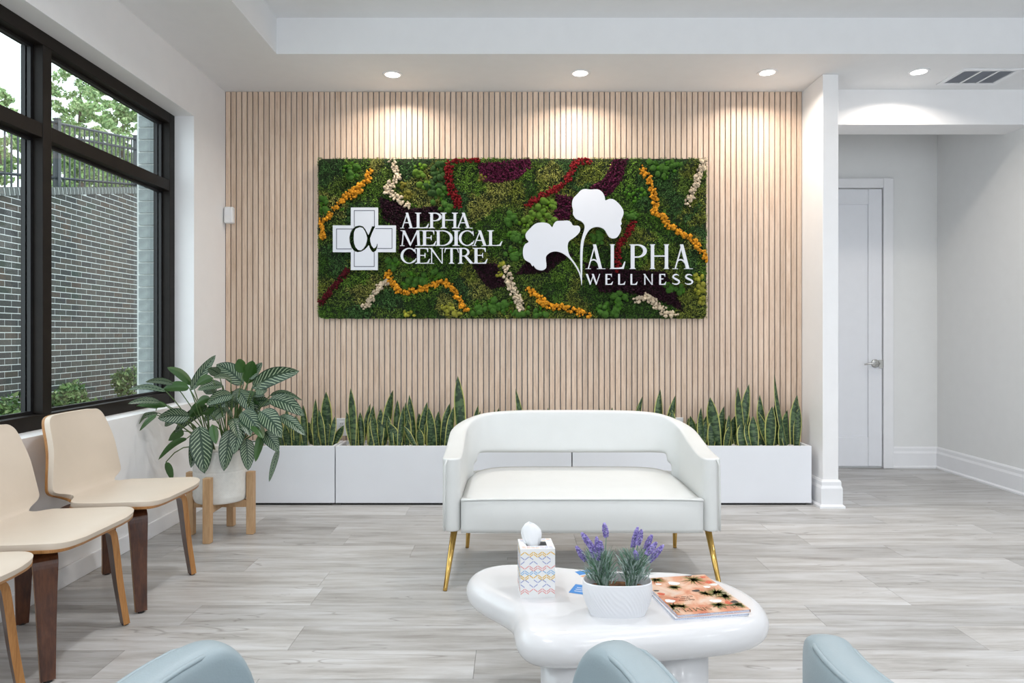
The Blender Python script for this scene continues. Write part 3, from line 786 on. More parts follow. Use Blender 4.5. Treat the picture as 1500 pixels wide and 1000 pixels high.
# ---------------------------------------------------------------- lavender
lv = Vector((.279, 1.835, TZ))
la = thing('potted_lavender', 'lavender plant with purple flowers in an oval woven white pot', 'pot plant', lv)
mb = MB(); PHt = .086
def lpot(u, v):
    a = 2*PI*u; r = .80+.20*math.sin(min(1, v*1.25)*PI/2)
    ca, sa = math.cos(a), math.sin(a)
    ex = .092*r*math.copysign(abs(ca)**.75, ca); ey = .052*r*math.copysign(abs(sa)**.75, sa)
    bmp = .0016*max(0, math.sin(a*52+v*34))*math.sin(PI*min(1, max(0, (v-.02)/.95)))
    k_ = 1+bmp/.07
    return (lv.x+ex*k_, lv.y+ey*k_, TZ+PHt*v)
mb.grid(lpot, 300, 40)
def lrim(u, v):
    a = 2*PI*u; ca, sa = math.cos(a), math.sin(a)
    r = 1-.09*v; z = PHt+.003*math.sin(PI*min(1, v*2)) - (.03*max(0, v-.5)*2)
    return (lv.x+.092*r*math.copysign(abs(ca)**.75, ca), lv.y+.052*r*math.copysign(abs(sa)**.75, sa), TZ+z)
mb.grid(lrim, 120, 8)
build('pot', mb, M['ceramic'], la, smooth=True)
build('soil', MB().lathe([(0,.072),(.8,.070),(1,.066)], 40, (lv.x, lv.y, TZ), .083, .046), plain('coco_soil', (.12,.055,.02), .95, vary=.6, scale=90, bump=.8, bscale=150), la)
grn = [plain('lavender_leaf_%s' % k, c_, .6, vary=.15, scale=60) for k, c_ in (('grey',(.30,.40,.36)),('sage',(.16,.28,.20)),('pale',(.46,.54,.52)),('green',(.08,.19,.09)))]
mb = MB()
def blade(p, q, wd, bend):
    p = Vector(p); q = Vector(q); d = q-p; s = d.cross(Vector((random.uniform(-1,1), random.uniform(-1,1), .2))).normalized()
    m1 = p.lerp(q, .5)+bend
    vs = [p-s*wd*.4, p+s*wd*.4, m1-s*wd*.5, m1+s*wd*.5, q]
    mb.add(vs, [(0,1,3,2),(2,3,4)])
clumps = [(-.036, -.004, 1), (.036, .002, 1)]
for cx, cy, _ in clumps:
    for k in range(300):
        a = random.uniform(0, 2*PI); sp_ = random.uniform(.2, 1)
        base = lv+Vector((cx+random.uniform(-.012,.012), cy+random.uniform(-.010,.010), .070))
        hgt = random.uniform(.03, .115)
        tipp = base+Vector((math.cos(a)*.055*sp_+cx*.35, math.sin(a)*.04*sp_, hgt))
        mb.cm = random.choice((0,0,1,1,2,3)); blade(base, tipp, random.uniform(.002, .004), Vector((0,0,.012))-Vector((math.cos(a),math.sin(a),0))*.006)
    for k in range(300):
        a = random.uniform(0, 2*PI); z = random.uniform(.085, .155); r_ = random.uniform(0, .042)
        p0 = lv+Vector((cx*1.25+math.cos(a)*r_, cy+math.sin(a)*r_*.8, z)); q0 = p0+Vector((math.cos(a)*.012, math.sin(a)*.012, random.uniform(.008,.022)))
        mb.cm = random.choice((0,1,2)); blade(p0, q0, .003, Vector((0,0,.003)))
o = build('lavender_leaves', mb, grn, la); o['kind'] = 'stuff'
fmat = [plain('lavender_'+n_, c_, .7, vary=.15, scale=90) for n_, c_ in (('violet',(.25,.20,.50)),('lilac',(.36,.31,.62)),('deep',(.16,.12,.36)))]
spk = [((859,788),(870,806)),((880,792),(880,815)),((940,776),(934,798)),((962,794),(947,812)),((885,766),(888,786)),((852,780),(866,801)),((844,800),(858,821)),((874,786),(876,820)),((865,794),(870,816)),((934,772),(927,801)),((955,783),(945,804)),((930,806),(934,821)),((972,798),(951,822))]
for tp_, bs_ in spk:
    Y = lv.y+random.uniform(-.025, .025); a = P(*tp_, Y); b = P(*bs_, Y); ax = a-b; L = ax.length
    mb = MB()
    s1 = ax.cross(Vector((0,1,0))).normalized(); s2 = ax.cross(s1).normalized()
    nb_ = int(L*1500)+14
    for k in range(nb_):
        u = k/nb_; r_ = (.0068*math.sin(PI*min(1, .18+u*.80))**.7); an = k*2.4
        c = b+ax*u+s1*math.cos(an)*r_+s2*math.sin(an)*r_
        mb.cm = random.choice((0,0,1,1,2)); mb.ico(c, random.uniform(.0018,.0030), 1, .1)
    sp = build('flower_spike', mb, fmat, la)
    sx = clumps[0] if tp_[0] < 905 else clumps[1]
    o_ = lv+Vector((sx[0], sx[1], .070)); m_ = o_.lerp(b, .5)+Vector((0,0,.012))
    build('stem', MB().tube([o_, o_.lerp(m_, .6), m_, m_.lerp(b, .5), b, b+ax*.9], .0011, 5), grn[1], sp)

# ---------------------------------------------------------------- cards and magazines
cb_ = plain('card_blue', (.05,.24,.60), .4, vary=.05); cw_ = plain('card_white', (.8,.82,.85), .4)
c4 = [Pz(843,855.6,TZ), Pz(833,867.6,TZ)]
d = (c4[0]-c4[1]).normalized(); L = (c4[0]-c4[1]).length; nx = Vector((d.y, -d.x, 0)); a0 = c4[1]
cd = thing('business_card', 'small blue card lying partly under the lavender pot', 'card', (a0.x, a0.y, TZ))
def flatq(mb, a, u, v, lu, lv_, z0, z1):
    q = [a, a+u*lu, a+u*lu+v*lv_, a+v*lv_]
    mb.add([(p.x,p.y,z0) for p in q]+[(p.x,p.y,z1) for p in q], [(0,3,2,1),(4,5,6,7),(0,1,5,4),(1,2,6,5),(2,3,7,6),(3,0,4,7)]); return mb
build('card_face', flatq(MB(), a0, nx, d, .085, L, TZ+.0003, TZ+.0009), cb_, cd)
mb = MB()
for k in range(3): flatq(mb, a0+nx*.012+d*(L*(.22+.2*k)), nx, d, (.03,.022,.026)[k], L*.05, TZ+.0009, TZ+.0011)
build('printed_lines', mb, cw_, cd)
a1 = Pz(854, 846, TZ); bc = thing('brochure', 'small blue and orange brochure behind the lavender pot', 'brochure', (a1.x, a1.y, TZ))
u_ = Vector((.93,.37,0)).normalized(); v_ = Vector((-u_.y, u_.x, 0))
build('sheet', flatq(MB(), a1, u_, v_, .09, .055, TZ+.0003, TZ+.001), cw_, bc)
build('blue_print', flatq(MB(), a1+v_*.022, u_, v_, .09, .033, TZ+.001, TZ+.0012), cb_, bc)
build('orange_print', flatq(MB(), a1+v_*.004, u_, v_, .02, .012, TZ+.001, TZ+.0012), plain('print_orange', (.75,.33,.12), .5), bc)

mz = [Pz(945.6,845.8,TZ+.014), Pz(1040.4,838.6,TZ+.014), Pz(1090.8,895.6,TZ+.014), Pz(984.6,902.8,TZ+.014)]
mcen = sum(mz, Vector())/4
ud = ((mz[2]-mz[3])+(mz[1]-mz[0])).normalized(); vd = Vector((-ud.y, ud.x, 0))       # u to the right, v away
MW = ((mz[2]-mz[3]).length+(mz[1]-mz[0]).length)/2; MH = ((mz[0]-mz[3]).length+(mz[1]-mz[2]).length)/2
MW = min(MW, .215); MH = min(MH, .27)
pap = plain('page_edges', (.62,.66,.78), .6, vary=.2, scale=300); 
def magazine(name, label, z0, th, shift, rot, cover, pages):
    t = thing(name, label, 'magazine', (mcen.x+shift[0], mcen.y+shift[1], z0), 'magazines on the coffee table', rz=math.atan2(ud.y, ud.x)+rot)
    build('pages', MB().box(-MW/2+.001, -MH/2+.002, .0006, MW/2-.002, MH/2-.002, th-.0006), pages, t, world=False)
    build('cover', MB().box(-MW/2, -MH/2, th-.0006, MW/2, MH/2, th).box(-MW/2, -MH/2, 0, MW/2, MH/2, .0006).box(MW/2-.0006, -MH/2, .0006, MW/2, MH/2, th-.0006), cover, t, world=False)
    return t
magazine('magazine', 'white and blue magazine lying under the peach-coloured one', TZ, .0065, (-.004, -.004), -.02, cw_, pap)
def peach():
    m, nt, bs = newmat('peach_cover'); tc = N(nt, 'ShaderNodeTexCoord')
    n1 = N(nt, 'ShaderNodeTexNoise', i_Scale=16.0, i_Detail=4.0, i_Distortion=.8); nt.links.new(tc.outputs['Object'], n1.inputs['Vector'])
    r = ramp(nt, [(.30, (.50,.14,.08)), (.44, (.66,.31,.19)), (.55, (.72,.48,.35)), (.68, (.72,.59,.50))]); nt.links.new(n1.outputs[0], r.inputs[0])
    nt.links.new(r.outputs[0], bs.inputs['Base Color']); bs.inputs['Roughness'].default_value = .3; return m
mg = magazine('magazine', 'magazine with a peach cover of flowers and leaves, topmost on the table', TZ+.0066, .0075, (0, 0), 0, peach(), pap)
cg = [plain('cover_'+n_, c_, .35, vary=.2, scale=200) for n_, c_ in (('green',(.10,.15,.04)),('olive',(.30,.29,.08)),('white',(.84,.84,.80)),('dark',(.05,.05,.05)),('red',(.62,.12,.06)),('text',(.08,.03,.02)),('title',(.07,.11,.04)))]
art = MB(); ZT_ = .0075
def magp(zx, zy):                     # zoomed photo spot -> (u, v) on the cover
    p = Pz(930+zx/8.333, 820+zy/8.333, TZ+.0141)-Vector((mcen.x, mcen.y, TZ+.0141))
    return p.dot(ud), p.dot(vd)
def disc(u, v, ru, rv, cm, n=14, z=.0002):
    art.cm = cm; o_ = random.random()*9
    art.add([(u+ru*(1+.2*math.sin(3*a+o_))*math.cos(a), v+rv*(1+.2*math.cos(2*a+o_))*math.sin(a), ZT_+z) for a in (2*PI*k/n for k in range(n))], [tuple(range(n))])
def sprig(u, v, r_, cm, k=16, spread=PI, a0=0):
    art.cm = cm
    for i in range(k):
        a = a0+random.uniform(-spread, spread); L = r_*random.uniform(.5, 1.1); wd = .0018
        c, s = math.cos(a), math.sin(a)
        art.add([(u-s*wd, v+c*wd, ZT_+.0003), (u+s*wd, v-c*wd, ZT_+.0003), (u+c*L, v+s*L, ZT_+.0003)], [(0,1,2)])
for zx, zy, r_ in ((250,240,.028),(700,240,.040),(470,330,.022),(990,390,.040),(1090,440,.030),(860,410,.022),(450,560,.026),(1010,545,.024),(1250,545,.022),(560,560,.018)):
    u, v = magp(zx, zy); sprig(u, v, r_*1.25, 0, 34); sprig(u+.006, v-.004, r_*1.2, 1, 24)
for zx, zy, ru in ((470,285,.017),(285,295,.009),(425,500,.014),(990,500,.016),(965,300,.012),(880,330,.010)):
    u, v = magp(zx, zy); disc(u, v, ru, ru*.8, 2, z=.0004)
for zx, zy, ru in ((750,375,.012),(1215,510,.012),(260,375,.008),(650,190,.012)):
    u, v = magp(zx, zy); disc(u, v, ru, ru*.7, 3, z=.0004)
for zx, zy, ru in ((320,415,.010),(900,270,.010),(830,210,.008),(1140,520,.010)):
    u, v = magp(zx, zy); disc(u, v, ru, ru, 4, z=.00035)
art.v = [(min(max(x, -MW/2+.001), MW/2-.001), min(max(y, -MH/2+.001), MH/2-.001), z) for x, y, z in art.v]
build('cover_art', art, cg, mg, world=False)['kind'] = 'stuff'

# ================================================================ LETTERS (own outlines)
def ribbon(pts, ws):
    pts = [Vector((p[0], p[1], 0)) for p in pts]; L, R = [], []
    n = len(pts)
    for i, p in enumerate(pts):
        d = (pts[min(i+1, n-1)]-pts[max(i-1, 0)]).normalized(); m = Vector((-d.y, d.x, 0))
        L.append(p+m*ws[i]/2); R.append(p-m*ws[i]/2)
    return [[(L[i].x, L[i].y), (L[i+1].x, L[i+1].y), (R[i+1].x, R[i+1].y), (R[i].x, R[i].y)] for i in range(n-1)]
def glyph(ch, S=.145, T=.05, sv=.10, sh=.035, arch=False):
    """capital letter of height 1 as a list of polygons"""
    g = []
    def bar(x0, y0, x1, y1): g.append([(x0,y0),(x1,y0),(x1,y1),(x0,y1)])
    def para(xb, xt, wd, y0=0, y1=1): g.append([(xb,y0),(xb+wd,y0),(xt+wd,y1),(xt,y1)])
    def stem(x, S_=None, top=True, bot=True):
        S_ = S_ or S; bar(x, 0, x+S_, 1)
        for f, y in ((bot, 0), (top, 1)):
            if f and sv: 
                s = 1 if y == 0 else -1
                g.append([(x-sv, y), (x+S_+sv, y), (x+S_+sv, y+s*sh*.7), (x+S_, y+s*sh*2.2), (x, y+s*sh*2.2), (x-sv, y+s*sh*.7)])
    def foot(x0, x1, y=0):
        if sv: s = 1 if y == 0 else -1; g.append([(x0, y), (x1, y), (x1, y+s*sh), (x0, y+s*sh)])
    def ell(cx, cy, rx, ry, a0, a1, wt, ww, n=28):
        pts, ws = [], []
        for i in range(n+1):
            a = math.radians(a0+(a1-a0)*i/n); f = abs(math.cos(a))**1.3
            wd = wt+(ww-wt)*f; pts.append((cx+(rx-wd/2)*math.cos(a), cy+(ry-wd/2)*math.sin(a))); ws.append(wd)
        g.extend(ribbon(pts, ws))
    fl = .20
    if ch == 'A':
        para(.10, .44, T*1.15); para(.66, .36, S*1.05); 
        if arch: g.extend(ribbon([(.19,.25),(.26,.335),(.36,.38),(.46,.37),(.56,.30),(.66,.17)], [.03,.05,.055,.055,.06,.05]))
        else: bar(.22, .33, .66, .33+T)
        foot(0, .26); foot(.56, .98)
    elif ch == 'L':
        stem(.12); bar(.12, 0, .72, T); g.append([(.50,0),(.74,0),(.82,.30),(.78,.30),(.66,T*1.6),(.50,T)])
    elif ch in 'PR':
        stem(.12); x = .12+S; bar(x, 1-T, .42, 1); bar(x, .46 if ch == 'P' else .47, .42, .46+T)
        ell(.40, .73, .36, .27, -90, 90, T, S*.95)
        if ch == 'R': g.append([(.40,.49),(.56,.52),(1.0,.03),(1.0,0),(.80,0)])
    elif ch == 'H':
        stem(.12); stem(.78); bar(.12+S, .50, .80, .50+T)
    elif ch == 'I': stem(.12)
    elif ch == 'E':
        stem(.12, top=True); x = .12
        bar(x, 1-T, .66, 1); bar(x, 0, .70, T); bar(x, .5, .52, .5+T)
        g.append([(.50,1),(.70,1),(.70,.74),(.665,.74),(.62,1-T*1.5),(.50,1-T)])
        g.append([(.50,0),(.72,0),(.80,.30),(.76,.30),(.65,T*1.6),(.50,T)])
        if sv: g.append([(.50,.50),(.53,.37),(.56,.37),(.56,.68),(.53,.68),(.50,.55)])
    elif ch == 'D':
        stem(.12); x = .12+S; bar(x, 1-T, .46, 1); bar(x, 0, .46, T); ell(.44, .5, .56, .5, -90, 90, T, S)
    elif ch == 'C':
        ell(.52, .5, .52, .52, 42, 318, T, S, 40)
        if sv: g.append([(.86,.97),(.90,.97),(.93,.66),(.895,.66),(.84,.85)])
        g.append([(.86,.12),(.90,.14),(.97,.34),(.935,.34),(.84,.19)])
    elif ch == 'N':
        bar(.16, 0, .16+T*1.15, 1); bar(.90, 0, .90+T*1.15, 1); g.append([(.05,1),(.22,1),(.955,0),(.90,0)])
        foot(.02, .36); foot(.76, 1.08, 1); foot(0, .16, 1)
    elif ch == 'T':
        stem(.40, top=False); bar(.06, 1-T, .88, 1)
        g.append([(.06,1),(.20,1),(.20,1-T),(.10,1-T*1.6),(.045,.70),(.01,.70)]); g.append([(.88,1),(.74,1),(.74,1-T),(.84,1-T*1.6),(.90,.70),(.935,.70)])
    elif ch == 'M':
        para(.10, .20, T*1.2); g.append([(.14,1),(.31,1),(.72,.10),(.66,0),(.63,0)]); g.append([(.66,0),(.64,.10),(1.06,1),(1.12,1),(1.12,.94)])
        para(1.10, 1.04, S*1.05); foot(0, .28); foot(.98, 1.40); foot(.04, .24, 1); foot(1.04, 1.30, 1)
    elif ch == 'W':
        g.append([(.0,1),(.17,1),(.46,.10),(.40,0),(.36,0)]); g.append([(.36,0),(.41,0),(.68,.88),(.63,.95),(.60,.86)])
        g.append([(.52,1),(.69,1),(.98,.10),(.92,0),(.88,0)]); g.append([(.88,0),(.93,0),(1.24,1),(1.17,1)])
    elif ch == 'S':
        P_ = [(.60,.86),(.52,.93),(.40,.965),(.26,.95),(.14,.87),(.10,.75),(.15,.64),(.30,.55),(.46,.46),(.60,.36),(.64,.24),(.57,.11),(.42,.04),(.26,.035),(.12,.08),(.04,.16)]
        W_ = [.05,.06,T*1.3,T*1.6,S*.75,S*.85,S*.9,S*1.05,S*1.05,S*.9,S*.85,S*.7,T*1.6,T*1.3,.06,.05]
        g.extend(ribbon(P_, W_))
    return g
def fit(g, x0, x1, z0, z1):
    xs = [p[0] for q in g for p in q]; ys = [p[1] for q in g for p in q]
    a, b, c, d_ = min(xs), max(xs), min(ys), max(ys)
    return [[(x0+(x-a)/(b-a)*(x1-x0), z0+(y-c)/(d_-c)*(z1-z0)) for x, y in q] for q in g]

# magazine lettering: flat print, turned towards the settee
def print_word(word, right_u, v_base, size, wgap, sp=.18, cm=6):
    mb = MB(); mb.cm = cm; x = right_u
    for ch in word:
        if ch == ' ': x -= size*.35; continue
        g = glyph(ch, S=.11, T=.04, sv=.05); wd = max(p[0] for q in g for p in q)*size
        for q in g: mb.add([(x-p[0]*size, v_base-p[1]*size*1.0, ZT_+.0006) for p in q], [tuple(range(len(q)))])
        x -= wd+size*sp
    return mb
u0, v0 = magp(1230, 560); ub, _ = magp(590, 610)
mbt = print_word('REAL SIMPLE', .092, -MH/2+.036, .0205, .1, sp=.10)
build('magazine_title', mbt, cg, mg, world=False)
txt = bpy.data.curves.new('cover_text', 'FONT'); txt.body = 'Get More\nGreen\nIn Your Life'; txt.size = .0115; txt.align_x = 'CENTER'; txt.extrude = .00005
to = bpy.data.objects.new('cover_text', txt); COL.objects.link(to)
dg = bpy.context.evaluated_depsgraph_get(); tme = bpy.data.meshes.new_from_object(to.evaluated_get(dg)); bpy.data.objects.remove(to)
tme.materials.clear(); tme.materials.append(cg[5])
tu, tv = magp(600, 460)
o = link('cover_text', tme, None, mg, (tu, tv-.014, ZT_+.0006)); o.rotation_euler = (0, 0, PI)

# ================================================================ MOSS PANEL WITH SIGN
YM = 4.60; YL0, YL1 = 4.548, 4.562
mx0, mx1 = (465-752)/1000*YM, (1036-752)/1000*YM
mz0, mz1 = CZ+(490-467)/1000*YM, CZ+(490-231)/1000*YM
ms = thing('moss_panel', 'wide preserved-moss wall panel with white clinic lettering and emblems', 'wall panel', ((mx0+mx1)/2, D, mz0))
def rrect(x0, z0, x1, z1, r, n=6):
    pts = []
    for cx, cz, a0 in ((x1-r,z0+r,-90),(x1-r,z1-r,0),(x0+r,z1-r,90),(x0+r,z0+r,180)):
        for k in range(n+1): a = math.radians(a0+90*k/n); pts.append((cx+r*math.cos(a), cz+r*math.sin(a)))
    return pts
build('board', MB().prism(rrect(mx0+.004, mz0+.004, mx1-.004, mz1-.004, .03), 4.612, D), plain('moss_board', (.010,.020,.005), .95, vary=.4, scale=60), ms)
def seg_d(px, py, poly):
    best = 1e9
    for (x0,y0),(x1,y1) in zip(poly[:-1], poly[1:]):
        dx, dy = x1-x0, y1-y0; t = max(0, min(1, ((px-x0)*dx+(py-y0)*dy)/(dx*dx+dy*dy+1e-9)))
        best = min(best, math.hypot(px-x0-t*dx, py-y0-t*dy))
    return best
def inpoly(px, py, poly):
    c = False; n = len(poly)
    for i in range(n):
        x0, y0 = poly[i]; x1, y1 = poly[i-1]
        if (y0 > py) != (y1 > py) and px < (x1-x0)*(py-y0)/(y1-y0)+x0: c = not c
    return c
ORG, WHT, RED, DRD = (.58,.25,.014), (.56,.46,.33), (.17,.005,.008), (.075,.003,.008)
strands = [
 ('orange_moss', ORG, 5.5, [(542,247),(540,264),(520,278),(508,285),(501,298),(489,310),(481,320),(470,324),(471,337),(475,349)]),
 ('orange_moss', ORG, 4.5, [(515,290),(528,280),(527,272)]),
 ('orange_moss', ORG, 5.5, [(571,397),(567,406),(580,418),(585,428),(601,427),(616,424),(632,419),(649,412),(663,420),(671,436),(679,449),(684,453)]),
 ('orange_moss', ORG, 5.5, [(940,246),(948,259),(952,272),(957,285),(960,298),(958,311),(969,317),(979,329),(992,338),(1008,349),(1018,358),(1029,371),(1034,380)]),
 ('orange_moss', ORG, 6.0, [(772,423),(788,433),(795,444),(810,449),(826,451),(844,455),(861,462)]),
 ('white_moss', WHT, 6, [(573,235),(580,249),(585,259),(574,272),(567,281),(577,288),(588,294),(598,304)]),
 ('white_moss', WHT, 5.5, [(533,451),(541,441),(549,428),(562,415),(572,412)]),
 ('white_moss', WHT, 7.5, [(740,394),(744,405),(748,418),(753,430),(759,442),(766,450)]),
 ('white_moss', WHT, 6, [(1030,234),(1023,256),(1016,277),(1005,301)]),
 ('white_moss', WHT, 6.5, [(930,441),(948,434),(961,446),(974,457),(990,464)]),
 ('red_moss', RED, 8, [(658,240),(657,262),(661,277),(668,290),(671,301)]),
 ('red_moss', RED, 4, [(660,236),(674,236),(702,235)]),
 ('red_moss', RED, 6, [(865,236),(844,238),(836,254),(826,269),(805,282),(787,291),(771,301)]),
 ('red_moss', DRD, 6, [(510,394),(497,412),(479,433),(469,444)]),
 ('red_moss', RED, 6, [(927,327),(919,345),(906,358),(904,376),(906,397)]),
]
PUR = (.062,.006,.026); DPU = (.020,.004,.010)
patches = [('purple_moss', (.085,.008,.034), [(700,240),(720,238),(775,232),(779,245),(757,262),(735,268),(705,266)]),
 ('purple_moss', PUR, [(898,233),(919,233),(912,262),(893,287),(878,285),(862,275),(885,262)]),
 ('purple_moss', PUR, [(814,285),(839,288),(834,322),(811,322)]),
 ('purple_moss', DPU, [(556,290),(575,294),(600,306),(640,302),(650,316),(612,330),(612,380),(585,372),(585,340),(560,318)]),
 ('purple_moss', DPU, [(690,384),(728,386),(742,420),(716,424),(700,402)]),
 ('purple_moss', DPU, [(855,384),(880,392),(975,398),(1002,458),(968,440),(915,428),(880,428),(862,405)]),
 ('purple_moss', DPU, [(806,365),(840,372),(815,388),(802,400),(756,402),(770,384)])]
balls = [(515,250,15,9,1),(473,297,10,5,1),(475,310,9,4,1),(650,293,22,16,1),(615,250,12,7,2),(622,268,10,6,2),(642,250,18,14,0),(635,275,14,9,0),(748,320,11,9,1),(752,345,10,8,1),(750,372,12,9,1),(745,398,8,4,1),(700,452,14,9,1),(722,446,14,9,1),(745,452,14,8,1),(768,460,16,9,1),(792,458,12,6,1),
 (884,452,12,7,1),(908,438,13,8,1),(905,455,10,5,1),(980,420,8,5,1),(995,424,7,4,1),(958,240,12,7,1),(975,250,16,10,1),(990,240,10,5,1),(772,330,14,9,2),(785,312,14,9,2),(800,325,16,10,2),(805,298,12,7,2),(765,350,12,7,1),(768,372,10,6,1),(925,316,10,6,1),(872,350,14,9,1),(880,338,10,5,1),
 (600,410,16,9,1),(620,412,14,7,1),(640,404,10,5,1),(575,385,12,7,1),(655,455,15,10,3),(672,462,8,4,3),(1026,422,11,9,3),(1030,440,8,6,3),(1022,405,8,5,3),(735,388,6,5,3),(732,402,5,4,3),(595,285,9,5,4),(592,272,7,4,4),(705,262,8,4,4),(930,282,18,9,1),(500,300,10,5,1),(600,462,14,5,3)]
BC = [(.022,.070,.007),(.042,.130,.007),(.090,.185,.009),(.28,.28,.03),(.15,.135,.018)]
FLAT = [(.070,.150,.020),(.110,.175,.030),(.170,.200,.035),(.055,.125,.035),(.240,.245,.060),(.045,.105,.016),(.120,.220,.030)]
rs = random.Random(5)
seeds = [(rs.uniform(460,1040), rs.uniform(228,470), rs.randrange(len(FLAT))) for _ in range(90)]
fixed = [(700,300,4),(730,270,4),(810,245,4),(760,290,2),(470,400,5),(500,440,1),(830,420,6),(850,440,2),(1000,270,1),(990,300,3),(950,370,6),(1020,320,2),(900,300,6),(480,260,3),(530,310,3),(700,420,4),(690,400,2)]
seeds += fixed
SD_ = np.array([(a, b) for a, b, c in seeds])
def flatcol(px, py):
    d = (SD_[:,0]-px-6*noise.noise(Vector((px*.05,py*.05,0))))**2+(SD_[:,1]-py-6*noise.noise(Vector((px*.05,py*.05,7))))**2
    return FLAT[seeds[int(np.argmin(d))][2]]
def mp(px, py, y): return ((px-752)/1000*YM, y, CZ+(490-py)/1000*YM)
def colored(name, V, F3, C, mat, parent, kind='stuff', smooth=False):
    V = np.asarray(V, dtype=np.float32); F3 = np.asarray(F3, dtype=np.int32)
    V = V-np.array(wloc(parent), dtype=np.float32) if parent else V
    me = bpy.data.meshes.new(name); me.vertices.add(len(V)); me.vertices.foreach_set('co', V.ravel())
    k = F3.shape[1]; me.loops.add(F3.size); me.loops.foreach_set('vertex_index', F3.ravel())
    me.polygons.add(len(F3)); me.polygons.foreach_set('loop_start', np.arange(0, F3.size, k, dtype=np.int32)); me.polygons.foreach_set('loop_total', np.full(len(F3), k, dtype=np.int32))
    if smooth: me.polygons.foreach_set('use_smooth', np.ones(len(F3), dtype=bool))
    a = me.color_attributes.new(name='Col', type='FLOAT_COLOR', domain='POINT')
    C4 = np.ones((len(V), 4), dtype=np.float32); C4[:, :3] = C; a.data.foreach_set('color', C4.ravel())
    me.update(calc_edges=True); me.validate(); me.materials.append(mat)
    o = link(name, me, None, parent)
    if kind: o['kind'] = kind
    return o
IV = np.array([tuple(v) for v in ICO[1][0]], dtype=np.float32); IF = np.array(ICO[1][1], dtype=np.int32)
def blobs(name, cents, rads, cols, parent, jit=.3, mat=None):
    n_ = len(cents); nv = len(IV)
    rnd = 1+np.random.uniform(-jit, jit, (n_, nv, 1)).astype(np.float32)
    sc = np.random.uniform(.75, 1.2, (n_, 1, 3)).astype(np.float32)
    V = np.asarray(cents, dtype=np.float32)[:, None, :]+IV[None]*rnd*sc*np.asarray(rads, dtype=np.float32)[:, None, None]
    F = (IF[None]+(np.arange(n_)*nv)[:, None, None]).reshape(-1, 3)
    C = np.repeat(np.asarray(cols, dtype=np.float32), nv, axis=0)*np.random.uniform(.75, 1.2, (n_*nv, 1))
    return colored(name, V.reshape(-1, 3), F, C, mat or M['attr'], parent)
for nm, c, hw, pl in strands:
    cents, rads, cols = [], [], []
    L = sum(math.dist(a, b) for a, b in zip(pl[:-1], pl[1:]))
    fine = nm == 'red_moss'
    cnt = int(L*hw*(.26 if not fine else .42))
    for k in range(cnt):
        s = random.uniform(0, L); i = 0
        while i < len(pl)-2 and s > math.dist(pl[i], pl[i+1]): s -= math.dist(pl[i], pl[i+1]); i += 1
        t_ = min(1, s/max(1e-6, math.dist(pl[i], pl[i+1])))
        o_ = random.uniform(-1, 1); 
        px = pl[i][0]+(pl[i+1][0]-pl[i][0])*t_+random.uniform(-hw, hw)*.75; py = pl[i][1]+(pl[i+1][1]-pl[i][1])*t_+random.uniform(-hw, hw)*.75
        if not (467 < px < 1035 and 232.5 < py < 465.5): continue
        r_ = random.uniform(1.5, 2.9) if not fine else random.uniform(1.1, 2.1)
        cents.append(mp(px, py, random.uniform(4.578, 4.594))); rads.append(r_*YM/1000); cols.append(np.array(c)*random.uniform(.65, 1.25))
    blobs(nm, cents, rads, cols, ms)
for nm, c, pg in patches:
    xs = [p[0] for p in pg]; ys = [p[1] for p in pg]; cents, rads, cols = [], [], []
    for k in range(int((max(xs)-min(xs))*(max(ys)-min(ys))*.30)):
        px, py = random.uniform(min(xs), max(xs)), random.uniform(min(ys), max(ys))
        if not inpoly(px, py, pg): continue
        cents.append(mp(px, py, random.uniform(4.584, 4.602))); rads.append(random.uniform(.8, 1.6)*YM/1000); cols.append(np.array(c)*random.uniform(.6, 1.5))
    blobs(nm, cents, rads, cols, ms, .45)
# ball moss: single cushions
bmats = [plain('cushion_moss_%d' % k, c, .95, vary=.45, scale=260, bump=.9, bscale=420) for k, c in enumerate(BC)]
bmesh_ = []
for k in range(4):
    mb = MB(); V, F = ICO[3]; o_ = Vector((k*9.1, 3, 0))
    mb.add([v*(1+.10*noise.noise(v*2.2+o_)+.10*noise.noise(v*7+o_)) for v in V], F); bmesh_.append(mb)
bm_me = {}
tot = 0
extra = {}
for cx, cy, R__, n_, kind in balls:
    for k in range(int(n_*2.2)):
        a = random.uniform(0, 2*PI); q = math.sqrt(random.random())*R__*.85
        px, py = cx+q*math.cos(a), cy+q*math.sin(a)*.9
        if any(seg_d(px, py, s[3]) < s[2]*.8 for s in strands) or not (470 < px < 1031 and 236 < py < 462): continue
        if k >= n_ or tot >= 290:
            extra.setdefault(kind, []).append((px, py)); continue
        key = (k % 4, kind)
        if key not in bm_me:
            bm_me[key] = bmesh_[k % 4].mesh('moss_cushion', True); bm_me[key].materials.append(bmats[kind])
        r_ = random.uniform(3.2, 5.4)*(.85 if kind == 3 else 1)*YM/1000
        o = link('moss_cushion', bm_me[key], None, ms, Vector(mp(px, py, random.uniform(4.586, 4.598)))-wloc(ms)); o.scale = (r_, r_*.8, r_*random.uniform(.85, 1.15)); o.rotation_euler = (random.random()*6, random.random()*6, 0)
        tot += 1
for kind, pts in extra.items():
    blobs('small_cushion_moss', [mp(a, b, random.uniform(4.590, 4.600)) for a, b in pts], [random.uniform(2.2, 3.6)*YM/1000 for _ in pts], [np.array(BC[kind])*random.uniform(.7, 1.2) for _ in pts], ms, .18)
# flat moss: a mat of fine fronds
NB = 96000
px = np.random.uniform(466, 1035.5, NB); py = np.random.uniform(231.5, 466.5, NB)
